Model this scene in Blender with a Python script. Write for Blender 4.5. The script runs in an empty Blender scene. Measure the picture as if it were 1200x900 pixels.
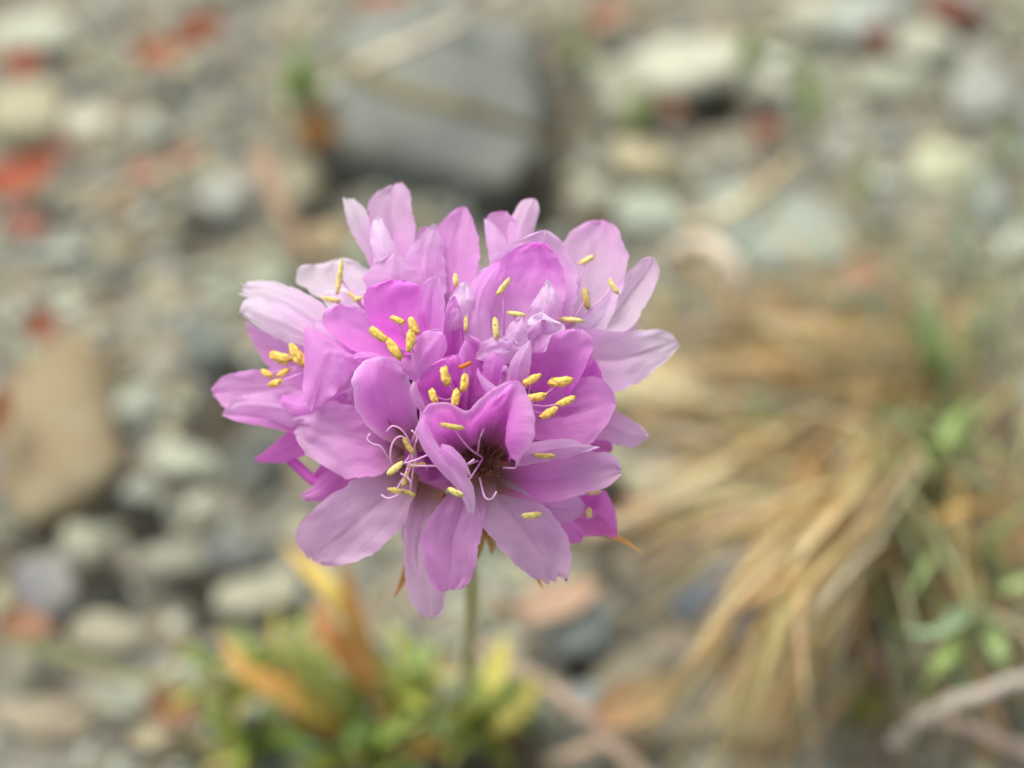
import bpy, math, random
import numpy as np
from mathutils import Vector, Matrix, noise

random.seed(11); np.random.seed(11)
sc = bpy.context.scene
COL = sc.collection
MM = 0.001

# ------------------------------------------------------------------ camera
PITCH = math.radians(50.0)      # looking down
DH = 135.0                      # mm, lens to flower-head centre
FPX = 3000.0                    # focal length in photo pixels (90 mm on 36 mm, 1200 px)
PXMM = FPX / DH                 # photo pixels per mm at the flower
HEADPX = (525.0, 470.0)
HEAD_H = 70.0                   # mm above the ground
FW = np.array([0.0, math.cos(PITCH), -math.sin(PITCH)])
RT = np.array([1.0, 0.0, 0.0])
UP = np.array([0.0, math.sin(PITCH), math.cos(PITCH)])
head_c = np.array([0.0, 0.0, HEAD_H])
CAM = head_c - FW * DH - RT * ((HEADPX[0] - 600) / FPX * DH) + UP * ((HEADPX[1] - 450) / FPX * DH)

cam_d = bpy.data.cameras.new("Camera")
cam = bpy.data.objects.new("Camera", cam_d); COL.objects.link(cam)
cam_d.sensor_width = 36.0; cam_d.lens = 90.0
cam_d.clip_start = 0.004; cam_d.clip_end = 400.0
cam.location = Vector(CAM * MM)
cam.rotation_euler = (math.radians(90) - PITCH, 0, 0)
cam_d.dof.use_dof = True
cam_d.dof.focus_distance = (DH - 6.5) * MM
cam_d.dof.aperture_fstop = 23.5
cam_d.dof.aperture_blades = 0
sc.camera = cam

# ------------------------------------------------------------------ sky, sun, exposure
SUN_EL, SUN_AZ = math.radians(66), math.radians(-50)     # azimuth from +Y towards +X
w = bpy.data.worlds.new("World"); sc.world = w; w.use_nodes = True
nt = w.node_tree; nt.nodes.clear()
sky = nt.nodes.new("ShaderNodeTexSky"); sky.sky_type = 'NISHITA'; sky.sun_disc = False
sky.sun_elevation = SUN_EL; sky.sun_rotation = SUN_AZ
sky.air_density = 1.0; sky.dust_density = 4.0; sky.ozone_density = 1.0
hs = nt.nodes.new("ShaderNodeHueSaturation"); hs.inputs['Saturation'].default_value = 0.42
bg = nt.nodes.new("ShaderNodeBackground"); bg.inputs['Strength'].default_value = 0.13
wo = nt.nodes.new("ShaderNodeOutputWorld")
nt.links.new(sky.outputs[0], hs.inputs['Color']); nt.links.new(hs.outputs[0], bg.inputs[0]); nt.links.new(bg.outputs[0], wo.inputs[0])

sd = bpy.data.lights.new("Sun", 'SUN'); sun = bpy.data.objects.new("Sun", sd); COL.objects.link(sun)
sd.energy = 1.3; sd.angle = math.radians(25); sd.color = (1.0, 0.975, 0.94)
sdir = Vector((math.sin(SUN_AZ) * math.cos(SUN_EL), math.cos(SUN_AZ) * math.cos(SUN_EL), math.sin(SUN_EL)))
sun.rotation_euler = sdir.to_track_quat('Z', 'Y').to_euler()
sun.location = (-0.2, 0.3, 0.6)

vs = sc.view_settings
vs.view_transform = 'Standard'; vs.look = 'None'; vs.exposure = 0.92; vs.gamma = 1.0
sc.render.engine = 'CYCLES'
sc.cycles.use_denoising = True
sc.cycles.max_bounces = 10; sc.cycles.diffuse_bounces = 5; sc.cycles.transmission_bounces = 8

# ------------------------------------------------------------------ helpers
def W(px, py, h=0.0):
    """point (mm) of the plane z=h that the photo shows at px,py"""
    d = FW + RT * ((px - 600) / FPX) - UP * ((py - 450) / FPX)
    t = (h - CAM[2]) / d[2]
    return CAM + d * t
def mmpp(px, py, h=0.0):
    return np.linalg.norm(W(px, py, h) - CAM) / FPX
def HP(x, y, z):
    """point (mm) of the flower head: photo x,y and height z (px units) towards the viewer"""
    dep = DH - z / PXMM
    return CAM + FW * dep + RT * ((x - 600) / FPX * dep) - UP * ((y - 450) / FPX * dep)

def srgb(r, g, b):
    f = lambda c: (c / 255 / 12.92) if c / 255 <= 0.04045 else ((c / 255 + 0.055) / 1.055) ** 2.4
    return (f(r), f(g), f(b))

def tag(o, label=None, cat=None, group=None, kind=None):
    if label: o["label"] = label
    if cat: o["category"] = cat
    if group: o["group"] = group
    if kind: o["kind"] = kind
    return o

def mk_mesh(name, verts_m, faces, mat, cols=None, uvs=None, smooth=True):
    me = bpy.data.meshes.new(name)
    me.from_pydata([tuple(v) for v in verts_m], [], [tuple(f) for f in faces])
    if cols is not None:
        a = me.color_attributes.new("tint", 'FLOAT_COLOR', 'POINT')
        c = np.ones((len(verts_m), 4), np.float32); c[:, :3] = np.asarray(cols, np.float32)
        a.data.foreach_set("color", c.ravel())
    if uvs is not None:
        l = me.uv_layers.new(name="UVMap")
        vi = np.zeros(len(me.loops), np.int32); me.loops.foreach_get("vertex_index", vi)
        l.data.foreach_set("uv", np.asarray(uvs, np.float32)[vi].ravel())
    if smooth:
        me.polygons.foreach_set("use_smooth", np.ones(len(me.polygons), bool))
    me.materials.append(mat); me.update()
    return me
def mk(name, verts_mm, faces, mat, parent=None, base=None, **k):
    b = np.zeros(3) if base is None else base
    me = mk_mesh(name, (np.asarray(verts_mm) - b) * MM, faces, mat, **k)
    o = bpy.data.objects.new(name, me); COL.objects.link(o)
    if parent is not None: o.parent = parent
    elif base is not None: o.location = Vector(b * MM)
    return o
def empty(name, loc_mm):
    o = bpy.data.objects.new(name, None); COL.objects.link(o)
    o.location = Vector(np.asarray(loc_mm) * MM); o.empty_display_size = 0.005
    return o

def catmull(pts, n):
    """resample a point list smoothly, even in arc length"""
    p = np.asarray(pts, float)
    if len(p) == 1: return np.repeat(p, n, 0)
    q = np.vstack([2 * p[0] - p[1], p, 2 * p[-1] - p[-2]])
    out = []
    for i in range(len(p) - 1):
        p0, p1, p2, p3 = q[i], q[i + 1], q[i + 2], q[i + 3]
        for t in np.linspace(0, 1, 12, endpoint=False):
            out.append(0.5 * (2 * p1 + (p2 - p0) * t + (2 * p0 - 5 * p1 + 4 * p2 - p3) * t * t + (3 * p1 - p0 - 3 * p2 + p3) * t ** 3))
    out.append(p[-1]); out = np.array(out)
    s = np.r_[0, np.cumsum(np.linalg.norm(np.diff(out, axis=0), axis=1))]
    u = np.linspace(0, s[-1], n)
    return np.stack([np.interp(u, s, out[:, k]) for k in range(out.shape[1])], 1)

def grid_faces(nu, nv):
    return [(i * nv + j, i * nv + j + 1, (i + 1) * nv + j + 1, (i + 1) * nv + j) for i in range(nu - 1) for j in range(nv - 1)]

def tube(pts, radii, seg=8, cap=True):
    p = np.asarray(pts, float); n = len(p)
    r = np.broadcast_to(np.asarray(radii, float), (n,))
    V = []; F = []
    t = np.gradient(p, axis=0); ref = np.array([0.3, 0.2, 0.93])
    for i in range(n):
        d = t[i] / (np.linalg.norm(t[i]) + 1e-9)
        a = np.cross(d, ref); a /= np.linalg.norm(a) + 1e-9; b = np.cross(d, a)
        for k in range(seg):
            th = 2 * math.pi * k / seg
            V.append(p[i] + r[i] * (math.cos(th) * a + math.sin(th) * b))
    for i in range(n - 1):
        for k in range(seg):
            F.append((i * seg + k, i * seg + (k + 1) % seg, (i + 1) * seg + (k + 1) % seg, (i + 1) * seg + k))
    if cap:
        F.append(tuple(range(seg))[::-1]); F.append(tuple((n - 1) * seg + k for k in range(seg)))
    return V, F

# ------------------------------------------------------------------ materials
def new_mat(name):
    m = bpy.data.materials.new(name); m.use_nodes = True
    n = m.node_tree.nodes; n.clear()
    return m, n, m.node_tree.links
def node(n, t, **k):
    x = n.new(t)
    for a, b in k.items(): setattr(x, a, b)
    return x
def mixc(n, l, mode, fac, a, b):
    x = node(n, "ShaderNodeMix", data_type='RGBA', blend_type=mode)
    for i, s in ((0, fac), (6, a), (7, b)):
        if isinstance(s, (int, float)): x.inputs[i].default_value = s
        elif isinstance(s, tuple): x.inputs[i].default_value = (*s[:3], 1)
        else: l.new(s, x.inputs[i])
    return x.outputs[2]

def petal_material(name, trans=0.66, vein=1.0, rough=0.55):
    m, n, l = new_mat(name)
    at = node(n, "ShaderNodeAttribute", attribute_name="tint")
    uv = node(n, "ShaderNodeUVMap")
    mp = node(n, "ShaderNodeMapping"); mp.inputs['Scale'].default_value = (64, 2.6, 1)
    l.new(uv.outputs[0], mp.inputs[0])
    oi = node(n, "ShaderNodeObjectInfo")
    mp2 = node(n, "ShaderNodeVectorMath", operation='ADD'); l.new(mp.outputs[0], mp2.inputs[0]); l.new(oi.outputs['Location'], mp2.inputs[1])
    nz = node(n, "ShaderNodeTexNoise"); nz.inputs['Scale'].default_value = 1.0; nz.inputs['Detail'].default_value = 4; l.new(mp2.outputs[0], nz.inputs['Vector'])
    r1 = node(n, "ShaderNodeMapRange"); r1.inputs[1].default_value = .3; r1.inputs[2].default_value = .7; r1.inputs[3].default_value = 1 - .16 * vein; r1.inputs[4].default_value = 1 + .05 * vein
    l.new(nz.outputs[0], r1.inputs[0])
    tc = node(n, "ShaderNodeTexCoord")
    nb = node(n, "ShaderNodeTexNoise"); nb.inputs['Scale'].default_value = 420; nb.inputs['Detail'].default_value = 5; l.new(tc.outputs['Object'], nb.inputs['Vector'])
    r2 = node(n, "ShaderNodeMapRange"); r2.inputs[1].default_value = .3; r2.inputs[2].default_value = .7; r2.inputs[3].default_value = .9; r2.inputs[4].default_value = 1.07
    l.new(nb.outputs[0], r2.inputs[0])
    mu = node(n, "ShaderNodeMath", operation='MULTIPLY'); l.new(r1.outputs[0], mu.inputs[0]); l.new(r2.outputs[0], mu.inputs[1])
    gm = node(n, "ShaderNodeGamma"); l.new(at.outputs['Color'], gm.inputs[0])
    # a darker vein is also more saturated: raise the tint to a power instead of scaling it
    inv = node(n, "ShaderNodeMath", operation='DIVIDE'); inv.inputs[0].default_value = 1.0; l.new(mu.outputs[0], inv.inputs[1])
    l.new(inv.outputs[0], gm.inputs[1])
    b1 = node(n, "ShaderNodeBump"); b1.inputs['Strength'].default_value = .26 * vein; b1.inputs['Distance'].default_value = .0002; l.new(nz.outputs[0], b1.inputs['Height'])
    nf = node(n, "ShaderNodeTexNoise"); nf.inputs['Scale'].default_value = 5200; nf.inputs['Detail'].default_value = 2; l.new(tc.outputs['Object'], nf.inputs['Vector'])
    b2 = node(n, "ShaderNodeBump"); b2.inputs['Strength'].default_value = .5; b2.inputs['Distance'].default_value = .00006; l.new(nf.outputs[0], b2.inputs['Height']); l.new(b1.outputs[0], b2.inputs['Normal'])
    p = node(n, "ShaderNodeBsdfPrincipled"); p.inputs['Roughness'].default_value = rough; p.inputs['Specular IOR Level'].default_value = .32
    p.inputs['Sheen Weight'].default_value = .08; p.inputs['Sheen Roughness'].default_value = .4
    l.new(gm.outputs[0], p.inputs['Base Color']); l.new(b2.outputs[0], p.inputs['Normal'])
    t = node(n, "ShaderNodeBsdfTranslucent"); l.new(gm.outputs[0], t.inputs[0]); l.new(b1.outputs[0], t.inputs[1])
    mx = node(n, "ShaderNodeMixShader"); mx.inputs[0].default_value = trans
    l.new(p.outputs[0], mx.inputs[1]); l.new(t.outputs[0], mx.inputs[2])
    o = node(n, "ShaderNodeOutputMaterial"); l.new(mx.outputs[0], o.inputs[0])
    return m

def tint_material(name, rough=.7, trans=0.0, scale=900, amp=.25, bump=.3, bdist=.0001, use_object=False, spec=.25, mottle=0.0, mottle_scale=120, mottle_col=(.3, .28, .2)):
    """colour from the mesh's tint (or the object's own colour), broken up by noise at two sizes"""
    m, n, l = new_mat(name)
    if use_object:
        c0 = node(n, "ShaderNodeObjectInfo").outputs['Color']
    else:
        c0 = node(n, "ShaderNodeAttribute", attribute_name="tint").outputs['Color']
    g = node(n, "ShaderNodeNewGeometry")
    nz = node(n, "ShaderNodeTexNoise"); nz.inputs['Scale'].default_value = scale; nz.inputs['Detail'].default_value = 6; nz.inputs['Roughness'].default_value = .65
    l.new(g.outputs['Position'], nz.inputs['Vector'])
    r = node(n, "ShaderNodeMapRange"); r.inputs[1].default_value = .28; r.inputs[2].default_value = .72; r.inputs[3].default_value = 1 - amp; r.inputs[4].default_value = 1 + amp
    l.new(nz.outputs[0], r.inputs[0])
    col = mixc(n, l, 'MULTIPLY', 1.0, c0, r.outputs[0])
    if mottle > 0:
        n2 = node(n, "ShaderNodeTexNoise"); n2.inputs['Scale'].default_value = mottle_scale; n2.inputs['Detail'].default_value = 5
        l.new(g.outputs['Position'], n2.inputs['Vector'])
        r2 = node(n, "ShaderNodeMapRange"); r2.inputs[1].default_value = .5; r2.inputs[2].default_value = .68; r2.inputs[3].default_value = 0; r2.inputs[4].default_value = mottle
        l.new(n2.outputs[0], r2.inputs[0])
        col = mixc(n, l, 'MIX', r2.outputs[0], col, mottle_col)
    b = node(n, "ShaderNodeBump"); b.inputs['Strength'].default_value = bump; b.inputs['Distance'].default_value = bdist; l.new(nz.outputs[0], b.inputs['Height'])
    p = node(n, "ShaderNodeBsdfPrincipled"); p.inputs['Roughness'].default_value = rough; p.inputs['Specular IOR Level'].default_value = spec
    l.new(col, p.inputs['Base Color']); l.new(b.outputs[0], p.inputs['Normal'])
    o = node(n, "ShaderNodeOutputMaterial")
    if trans > 0:
        t = node(n, "ShaderNodeBsdfTranslucent"); l.new(col, t.inputs[0])
        mx = node(n, "ShaderNodeMixShader"); mx.inputs[0].default_value = trans
        l.new(p.outputs[0], mx.inputs[1]); l.new(t.outputs[0], mx.inputs[2]); l.new(mx.outputs[0], o.inputs[0])
    else:
        l.new(p.outputs[0], o.inputs[0])
    return m

M_petal = petal_material("petal")
M_fil = tint_material("filament", rough=.45, trans=.35, scale=3000, amp=.08, bump=.05)
M_anther = tint_material("anther_pollen", rough=.85, scale=5200, amp=.38, bump=.9, bdist=.00015)
M_leaf = tint_material("leaf_blade", rough=.5, trans=.3, scale=500, amp=.22, bump=.2)
M_straw = tint_material("dry_grass", rough=.65, trans=.22, scale=700, amp=.22, bump=.3)
M_stone = tint_material("stone", rough=.85, scale=650, amp=.26, bump=.5, bdist=.0003, use_object=True, mottle=.35, mottle_scale=170, mottle_col=srgb(150, 150, 125))
M_gravel = tint_material("gravel", rough=.88, scale=900, amp=.25, bump=.5, bdist=.0003)
M_wood = tint_material("dead_wood", rough=.8, scale=600, amp=.3, bump=.6, bdist=.0003)
M_dead = tint_material("dead_leaf", rough=.65, trans=.2, scale=420, amp=.3, bump=.4, bdist=.0002)
M_stem = tint_material("green_stem", rough=.5, scale=900, amp=.12, bump=.2)

def ground_material():
    m, n, l = new_mat("gritty_soil")
    g = node(n, "ShaderNodeNewGeometry")
    vo = node(n, "ShaderNodeTexVoronoi"); vo.inputs['Scale'].default_value = 420; l.new(g.outputs['Position'], vo.inputs['Vector'])
    cr = node(n, "ShaderNodeValToRGB"); e = cr.color_ramp.elements
    e[0].position = 0; e[0].color = (*srgb(104, 102, 90), 1); e[1].position = 1; e[1].color = (*srgb(160, 158, 142), 1)
    for p_, c_ in ((.3, srgb(132, 130, 114)), (.55, srgb(120, 119, 108)), (.75, srgb(140, 128, 106))):
        x = cr.color_ramp.elements.new(p_); x.color = (*c_, 1)
    sp = node(n, "ShaderNodeSeparateColor"); l.new(vo.outputs['Color'], sp.inputs[0]); l.new(sp.outputs[0], cr.inputs[0])
    nz = node(n, "ShaderNodeTexNoise"); nz.inputs['Scale'].default_value = 90; nz.inputs['Detail'].default_value = 8; l.new(g.outputs['Position'], nz.inputs['Vector'])
    r = node(n, "ShaderNodeMapRange"); r.inputs[1].default_value = .3; r.inputs[2].default_value = .7; r.inputs[3].default_value = .65; r.inputs[4].default_value = 1.1; l.new(nz.outputs[0], r.inputs[0])
    col = mixc(n, l, 'MULTIPLY', 1.0, cr.outputs[0], r.outputs[0])
    b = node(n, "ShaderNodeBump"); b.invert = True; b.inputs['Strength'].default_value = .9; b.inputs['Distance'].default_value = .0012; l.new(vo.outputs['Distance'], b.inputs['Height'])
    p = node(n, "ShaderNodeBsdfPrincipled"); p.inputs['Roughness'].default_value = .92; p.inputs['Specular IOR Level'].default_value = .2
    l.new(col, p.inputs['Base Color']); l.new(b.outputs[0], p.inputs['Normal'])
    o = node(n, "ShaderNodeOutputMaterial"); l.new(p.outputs[0], o.inputs[0])
    return m

# ------------------------------------------------------------------ ground: one sheet, fine near the plant, coarse to the horizon
PITS = [(W(px, py), r, d) for px, py, r, d in [(622, 175, 4.2, 7), (608, 232, 5.0, 7), (648, 100, 3.4, 7), (648, 50, 3.2, 6), (650, 140, 3.2, 7), (300, 478, 5.5, 6), (262, 505, 4, 5), (345, 500, 4, 5), (395, 190, 3.2, 5), (150, 690, 4.5, 4), (250, 690, 4, 4),
        (20, 655, 3, 4), (770, 640, 5.5, 6), (730, 600, 4, 5), (800, 680, 5, 5), (170, 605, 2.4, 4), (835, 110, 3.5, 4), (790, 150, 3, 4), (590, 880, 4, 4), (730, 770, 4, 4), (690, 300, 4, 4), (1060, 800, 4, 4), (240, 275, 3, 4), (360, 250, 3, 4), (1000, 800, 4, 4)]]
def pit(x, y):
    return max([d * max(0.0, 1 - (math.hypot(x - c[0], y - c[1]) / r) ** 4) for c, r, d in PITS if abs(x - c[0]) < r and abs(y - c[1]) < r] or [0.0])
def gheight(x, y):
    v = Vector((x * .035, y * .035, 3.1)); u = Vector((x * .13, y * .13, 7.7))
    fade = 1.0 / (1.0 + (math.hypot(x, y) / 700.0) ** 2)
    return (1.6 * noise.noise(v) + .7 * noise.noise(u)) * fade - 0.6 - pit(x, y)
inner = np.arange(-110, 110.5, 1.6)
outer = 114.0 * (1.34 ** np.arange(0, 29))
ax = np.r_[-outer[::-1], inner, outer]
V = [(x, y + 40, gheight(x, y + 40)) for x in ax for y in ax]
ground = mk("ground", V, grid_faces(len(ax), len(ax)), ground_material())
tag(ground, "gritty grey-brown soil under the gravel", kind="structure")

# ------------------------------------------------------------------ stones
def ico(sub):
    import bmesh
    bm = bmesh.new(); bmesh.ops.create_icosphere(bm, subdivisions=sub, radius=1.0)
    v = np.array([x.co[:] for x in bm.verts]); f = np.array([[q.index for q in p.verts] for p in bm.faces]); bm.free()
    return v, f
def rock_verts(v, seed, rough=.22, cuts=7, flat=.82):
    rs = np.random.RandomState(seed); o = v.copy()
    off = Vector(rs.uniform(-50, 50, 3))
    d = np.array([1 + rough * noise.noise(Vector(p) * 1.1 + off) + .45 * rough * noise.noise(Vector(p) * 2.6 + off) for p in v])
    o *= d[:, None]
    for _ in range(cuts):                       # chip flat faces off
        nrm = rs.normal(size=3); nrm /= np.linalg.norm(nrm); h = rs.uniform(.5, .85) * flat / .82
        s = o @ nrm; k = s > h
        o[k] -= np.outer((s[k] - h) * .9, nrm)
    return o
V3, F3 = ico(3); V2, F2 = ico(2); V1, F1 = ico(1)
STONE_BIG = [mk_mesh("stone", rock_verts(V3, 100 + i, .42, 15), F3, M_stone, smooth=True) for i in range(10)]
STONE_SMALL = [mk_mesh("pebble", rock_verts(V2, 200 + i, .45, 14), F2, M_stone, smooth=False) for i in range(14)]
def block_verts(v, seed, e=.45):
    q = np.sign(v) * np.abs(v) ** e
    q /= np.abs(q).max()
    return rock_verts(q * .92, seed, .3, 5, 1.15)
BLOCK = [mk_mesh("stone", block_verts(V3, 400 + i, .5 + .04 * i), F3, M_stone, smooth=True) for i in range(7)]
TAKEN = []     # (x, y, r) of what already lies on the ground, mm

def stone(name, px, py, wpx, hpx, col, label, cat="stone", rot=0.0, tall=.55, tilt=0.0, mesh=None, sink=.28, group=None, h0=0.0, tx=0.0):
    k = mmpp(px, py); c = W(px, py, h0)
    a = wpx * k * .5 * 1.06
    ang = math.asin(-((c - CAM) / np.linalg.norm(c - CAM))[2])
    # the picture height of a rounded stone comes from its depth and its height together
    hh = hpx * k * .5
    hz = tall * min(a, hh)
    b = math.sqrt(max(hh * hh - (hz * math.cos(ang)) ** 2, (.35 * hh) ** 2)) / math.sin(ang) * 1.04
    o = bpy.data.objects.new(name, mesh or random.choice(STONE_BIG + BLOCK)); COL.objects.link(o)
    o.scale = (a * MM, b * MM, hz * MM)
    z = h0 + hz * (1 - 2 * sink)
    c = W(px, py, z)
    o.location = Vector(c * MM)
    o.rotation_euler = (math.radians(tx), math.radians(tilt), math.radians(rot))
    pl = .42 if sum(col) > 400 else .06
    o.color = (*[x * g for x, g in zip(srgb(*[q * (1 - pl) + g_ * pl for q, g_ in zip(col, (152, 148, 128))]), (.90, .95, .90))], 1)
    TAKEN.append((c[0], c[1], max(a, b)))
    return tag(o, label, cat, group)

S = stone
S("stone", 515, 122, 246, 196, (120, 120, 115), "large angular mid-grey stone standing in the gravel behind the pink flower", rot=-9, tall=.62, mesh=BLOCK[0], sink=.22, tx=16, tilt=3)
S("stone", 812, 76, 160, 66, (198, 194, 178), "pale cream flat stone with tapered end, propped in the gravel", rot=14, tall=.6, tilt=-8)
S("stone", 758, 188, 76, 54, (200, 176, 138), "small rounded tan stone between the pale flat stone and the flower", rot=0, tall=.8)
S("stone", 915, 268, 165, 92, (152, 162, 156), "flat blue-grey slate piece at the upper edge of the dry grass", rot=-14, tall=.35)
S("stone", 893, 102, 60, 40, (188, 182, 164), "small pale stone lying just below the cream flat stone's tapered end", tall=.7)
S("stone", 74, 512, 136, 200, (140, 120, 92), "large rounded brown-tan stone beneath a rust-red leaf scrap", rot=8, tall=.6, mesh=BLOCK[3])
S("stone", 268, 236, 92, 78, (146, 146, 144), "lilac-grey rounded stone beside the brown leaning stick", rot=-30, tall=.7)
S("stone", 62, 292, 92, 46, (182, 188, 180), "pale whitish-grey stone near the red leaf scraps", tall=.6)
S("stone", 28, 140, 92, 78, (180, 164, 134), "beige blocky stone beside the red leaf scraps", tall=.7)
S("stone", 98, 148, 62, 42, (206, 198, 182), "small off-white stone against the beige blocky stone", tall=.7)
S("stone", 45, 40, 125, 62, (186, 186, 170), "broad pale grey-green stone among tan gravel", tall=.5)
S("stone", 178, 152, 54, 40, (178, 184, 176), "pale blue-grey stone among small tan gravel", tall=.7)
S("stone", 213, 540, 74, 44, (170, 172, 158), "pale greenish stone in the pebbles beside the large brown-tan stone", tall=.65)
S("stone", 152, 478, 84, 62, (172, 176, 164), "grey-green stone touching the large brown-tan stone", tall=.7)
S("stone", 166, 578, 66, 48, (160, 164, 158), "small grey stone under the pale greenish stone", tall=.75)
S("stone", 236, 598, 62, 46, (168, 164, 148), "small warm-grey stone in a line of pebbles", tall=.7)
S("stone", 100, 642, 60, 66, (168, 166, 146), "upright pale olive pebble beneath the large brown-tan stone", tall=.9)
S("stone", 58, 692, 72, 84, (118, 114, 116), "purplish-grey wedge-shaped stone on the sandy slab", rot=20, tall=.75)
S("stone", 205, 655, 70, 34, (138, 136, 120), "flat olive-grey stone below the pebble line", tall=.5)
S("stone", 280, 650, 84, 66, (94, 94, 94), "dark grey stone between the pebble line and the leaf tuft", tall=.7)
S("stone", 300, 545, 92, 84, (78, 80, 76), "charcoal stone, its dark colour standing in for shade beside the flower", tall=.6)  # dark shading beside the flower is put into this stone's colour
S("stone", 300, 698, 104, 46, (160, 154, 134), "flat sandy stone slab behind the thrift's leaves", rot=14, tall=.35)
S("stone", 120, 742, 128, 52, (152, 140, 120), "broad sandy slab under the arching green-brown stalk", rot=-4, tall=.3)
S("stone", 52, 842, 140, 58, (146, 130, 110), "pinkish-tan slab crossed by fine lines", tall=.3)
S("stone", 145, 822, 78, 50, (182, 180, 162), "pale rounded stone resting on the pinkish-tan slab", tall=.6, h0=2)
S("stone", 190, 862, 84, 62, (196, 166, 128), "peach-coloured stone beside the leaf tuft", tall=.65)
S("stone", 676, 745, 108, 108, (118, 124, 122), "blue-grey angular stone next to the pinkish twig", rot=30, tall=.8)
S("stone", 852, 712, 125, 130, (92, 98, 108), "dark slate-grey stone under the sweeping straw", rot=24, tall=.85, h0=3)
S("stone", 786, 456, 92, 84, (196, 164, 118), "orange-tan rounded stone partly behind the pink flower", tall=.8)
S("stone", 722, 458, 60, 60, (200, 180, 134), "yellowish stone touching the orange-tan rounded stone", tall=.8)
S("stone", 808, 568, 130, 46, (168, 156, 130), "long sandy stone under the fringe of straw", rot=12, tall=.5)
S("stone", 802, 508, 110, 44, (108, 114, 104), "dark green-grey flat stone shaded by the straw", tall=.5)
S("stone", 690, 830, 60, 54, (126, 132, 132), "small slate stone beside the yellow-orange leaf", tall=.6)
S("stone", 880, 838, 120, 88, (162, 152, 118), "pale khaki stone half covered by straw", tall=.5)
S("stone", 1088, 52, 90, 50, (178, 176, 160), "pale stone between dark red pebbles", rot=10, tall=.6)
S("stone", 1008, 22, 96, 62, (160, 168, 164), "blue-grey rounded stone near the dark red pebbles", tall=.6)
S("stone", 950, 18, 84, 56, (176, 170, 154), "warm pale stone near the thin green sprout", tall=.6)
S("stone", 1028, 42, 52, 64, (112, 66, 54), "dark red-brown stone wedged between two pale stones", tall=.7)
S("stone", 1120, 12, 60, 40, (108, 62, 52), "small maroon stone next to a pale stone", tall=.7)
S("stone", 1112, 196, 84, 84, (186, 186, 152), "yellow-green lichen-tinted stone behind the grass", tall=.6)
S("stone", 1152, 112, 74, 66, (146, 148, 146), "mid-grey stone beyond the grass", tall=.6)
S("stone", 1160, 240, 66, 70, (140, 146, 148), "bluish stone half hidden by green grass", tall=.6)
S("stone", 1052, 92, 96, 62, (146, 148, 132), "olive-grey stone surrounded by fine gravel", tall=.6)
S("stone", 760, 250, 76, 60, (156, 164, 152), "sage-grey stone above the bent straw arch", tall=.6)
S("stone", 690, 232, 70, 58, (148, 142, 126), "brownish-grey stone near the flower's upper petals", tall=.6)
S("stone", 722, 118, 76, 80, (150, 144, 126), "stone of sandy grey by the dark gap", tall=.55)
S("stone", 352, 220, 70, 84, (142, 134, 112), "drab stone touching the leaning stick", tall=.6)
S("stone", 380, 280, 70, 46, (188, 152, 112), "light orange-brown stone above the white petals", tall=.6)
S("stone", 316, 338, 88, 82, (146, 150, 132), "sage stone close to the flower's palest petals", tall=.6)
S("stone", 245, 408, 90, 86, (100, 104, 98), "dull slate stone near the flower's pale petals", tall=.55)
S("stone", 740, 800, 90, 80, (120, 108, 92), "brown shaded stone behind the curled yellow leaf", tall=.4)

# loose pebbles: each an object, the 300 largest; the rest is the gravel sheet
PEB = [("grey_green", (158, 160, 142), "grey-green pebble lying loose in the gravel", 78),
       ("beige", (182, 168, 138), "beige pebble lying loose in the gravel", 62),
       ("pale", (198, 198, 184), "pale whitish pebble lying loose in the gravel", 46),
       ("dark", (108, 108, 102), "dark grey pebble lying loose in the gravel", 46),
       ("brown", (142, 118, 90), "brown pebble lying loose in the gravel", 36),
       ("blue", (140, 148, 148), "blue-grey pebble lying loose in the gravel", 30)]
kinds = [i for i, p in enumerate(PEB) for _ in range(p[3])]
random.shuffle(kinds)
def free(x, y, r, f=.75):
    return all((x - a) ** 2 + (y - b) ** 2 > (f * (r + c)) ** 2 for a, b, c in TAKEN)
ki = 0; tries = 0
while ki < len(kinds) and tries < 20000:
    tries += 1
    px, py = random.uniform(-30, 1230), random.uniform(-40, 930)
    if 330 < px < 740 and 290 < py < 620 and random.random() < .93: continue
    if px > 800 and py > 330 and random.random() < .6: continue
    c = W(px, py); r = random.triangular(.7, 1.75, .9) * (1 if tries < 9000 else .7)
    if not free(c[0], c[1], r) or pit(c[0], c[1]) > .4: continue
    q = PEB[kinds[ki]]; ki += 1
    o = bpy.data.objects.new("pebble", random.choice(STONE_SMALL)); COL.objects.link(o)
    sx, sy, sz = r * random.uniform(.9, 1.35), r * random.uniform(.8, 1.1), r * random.uniform(.55, .85)
    o.scale = (sx * MM, sy * MM, sz * MM)
    o.location = Vector((c[0], c[1], gheight(c[0], c[1]) + sz * .5)) * MM
    o.rotation_euler = (random.uniform(-.35, .35), random.uniform(-.35, .35), random.uniform(0, 6.28))
    j = random.uniform(.82, 1.14); base = [x * g for x, g in zip(srgb(*[a_ * .8 + b_ * .2 for a_, b_ in zip(q[1], (150, 148, 130))]), (.88, .94, .88))]
    o.color = (base[0] * j, base[1] * j * random.uniform(.97, 1.03), base[2] * j * random.uniform(.9, 1.06), 1)
    TAKEN.append((c[0], c[1], r))
    tag(o, q[2], "pebble", q[2].split(" lying")[0] + "s in the gravel")

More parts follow.
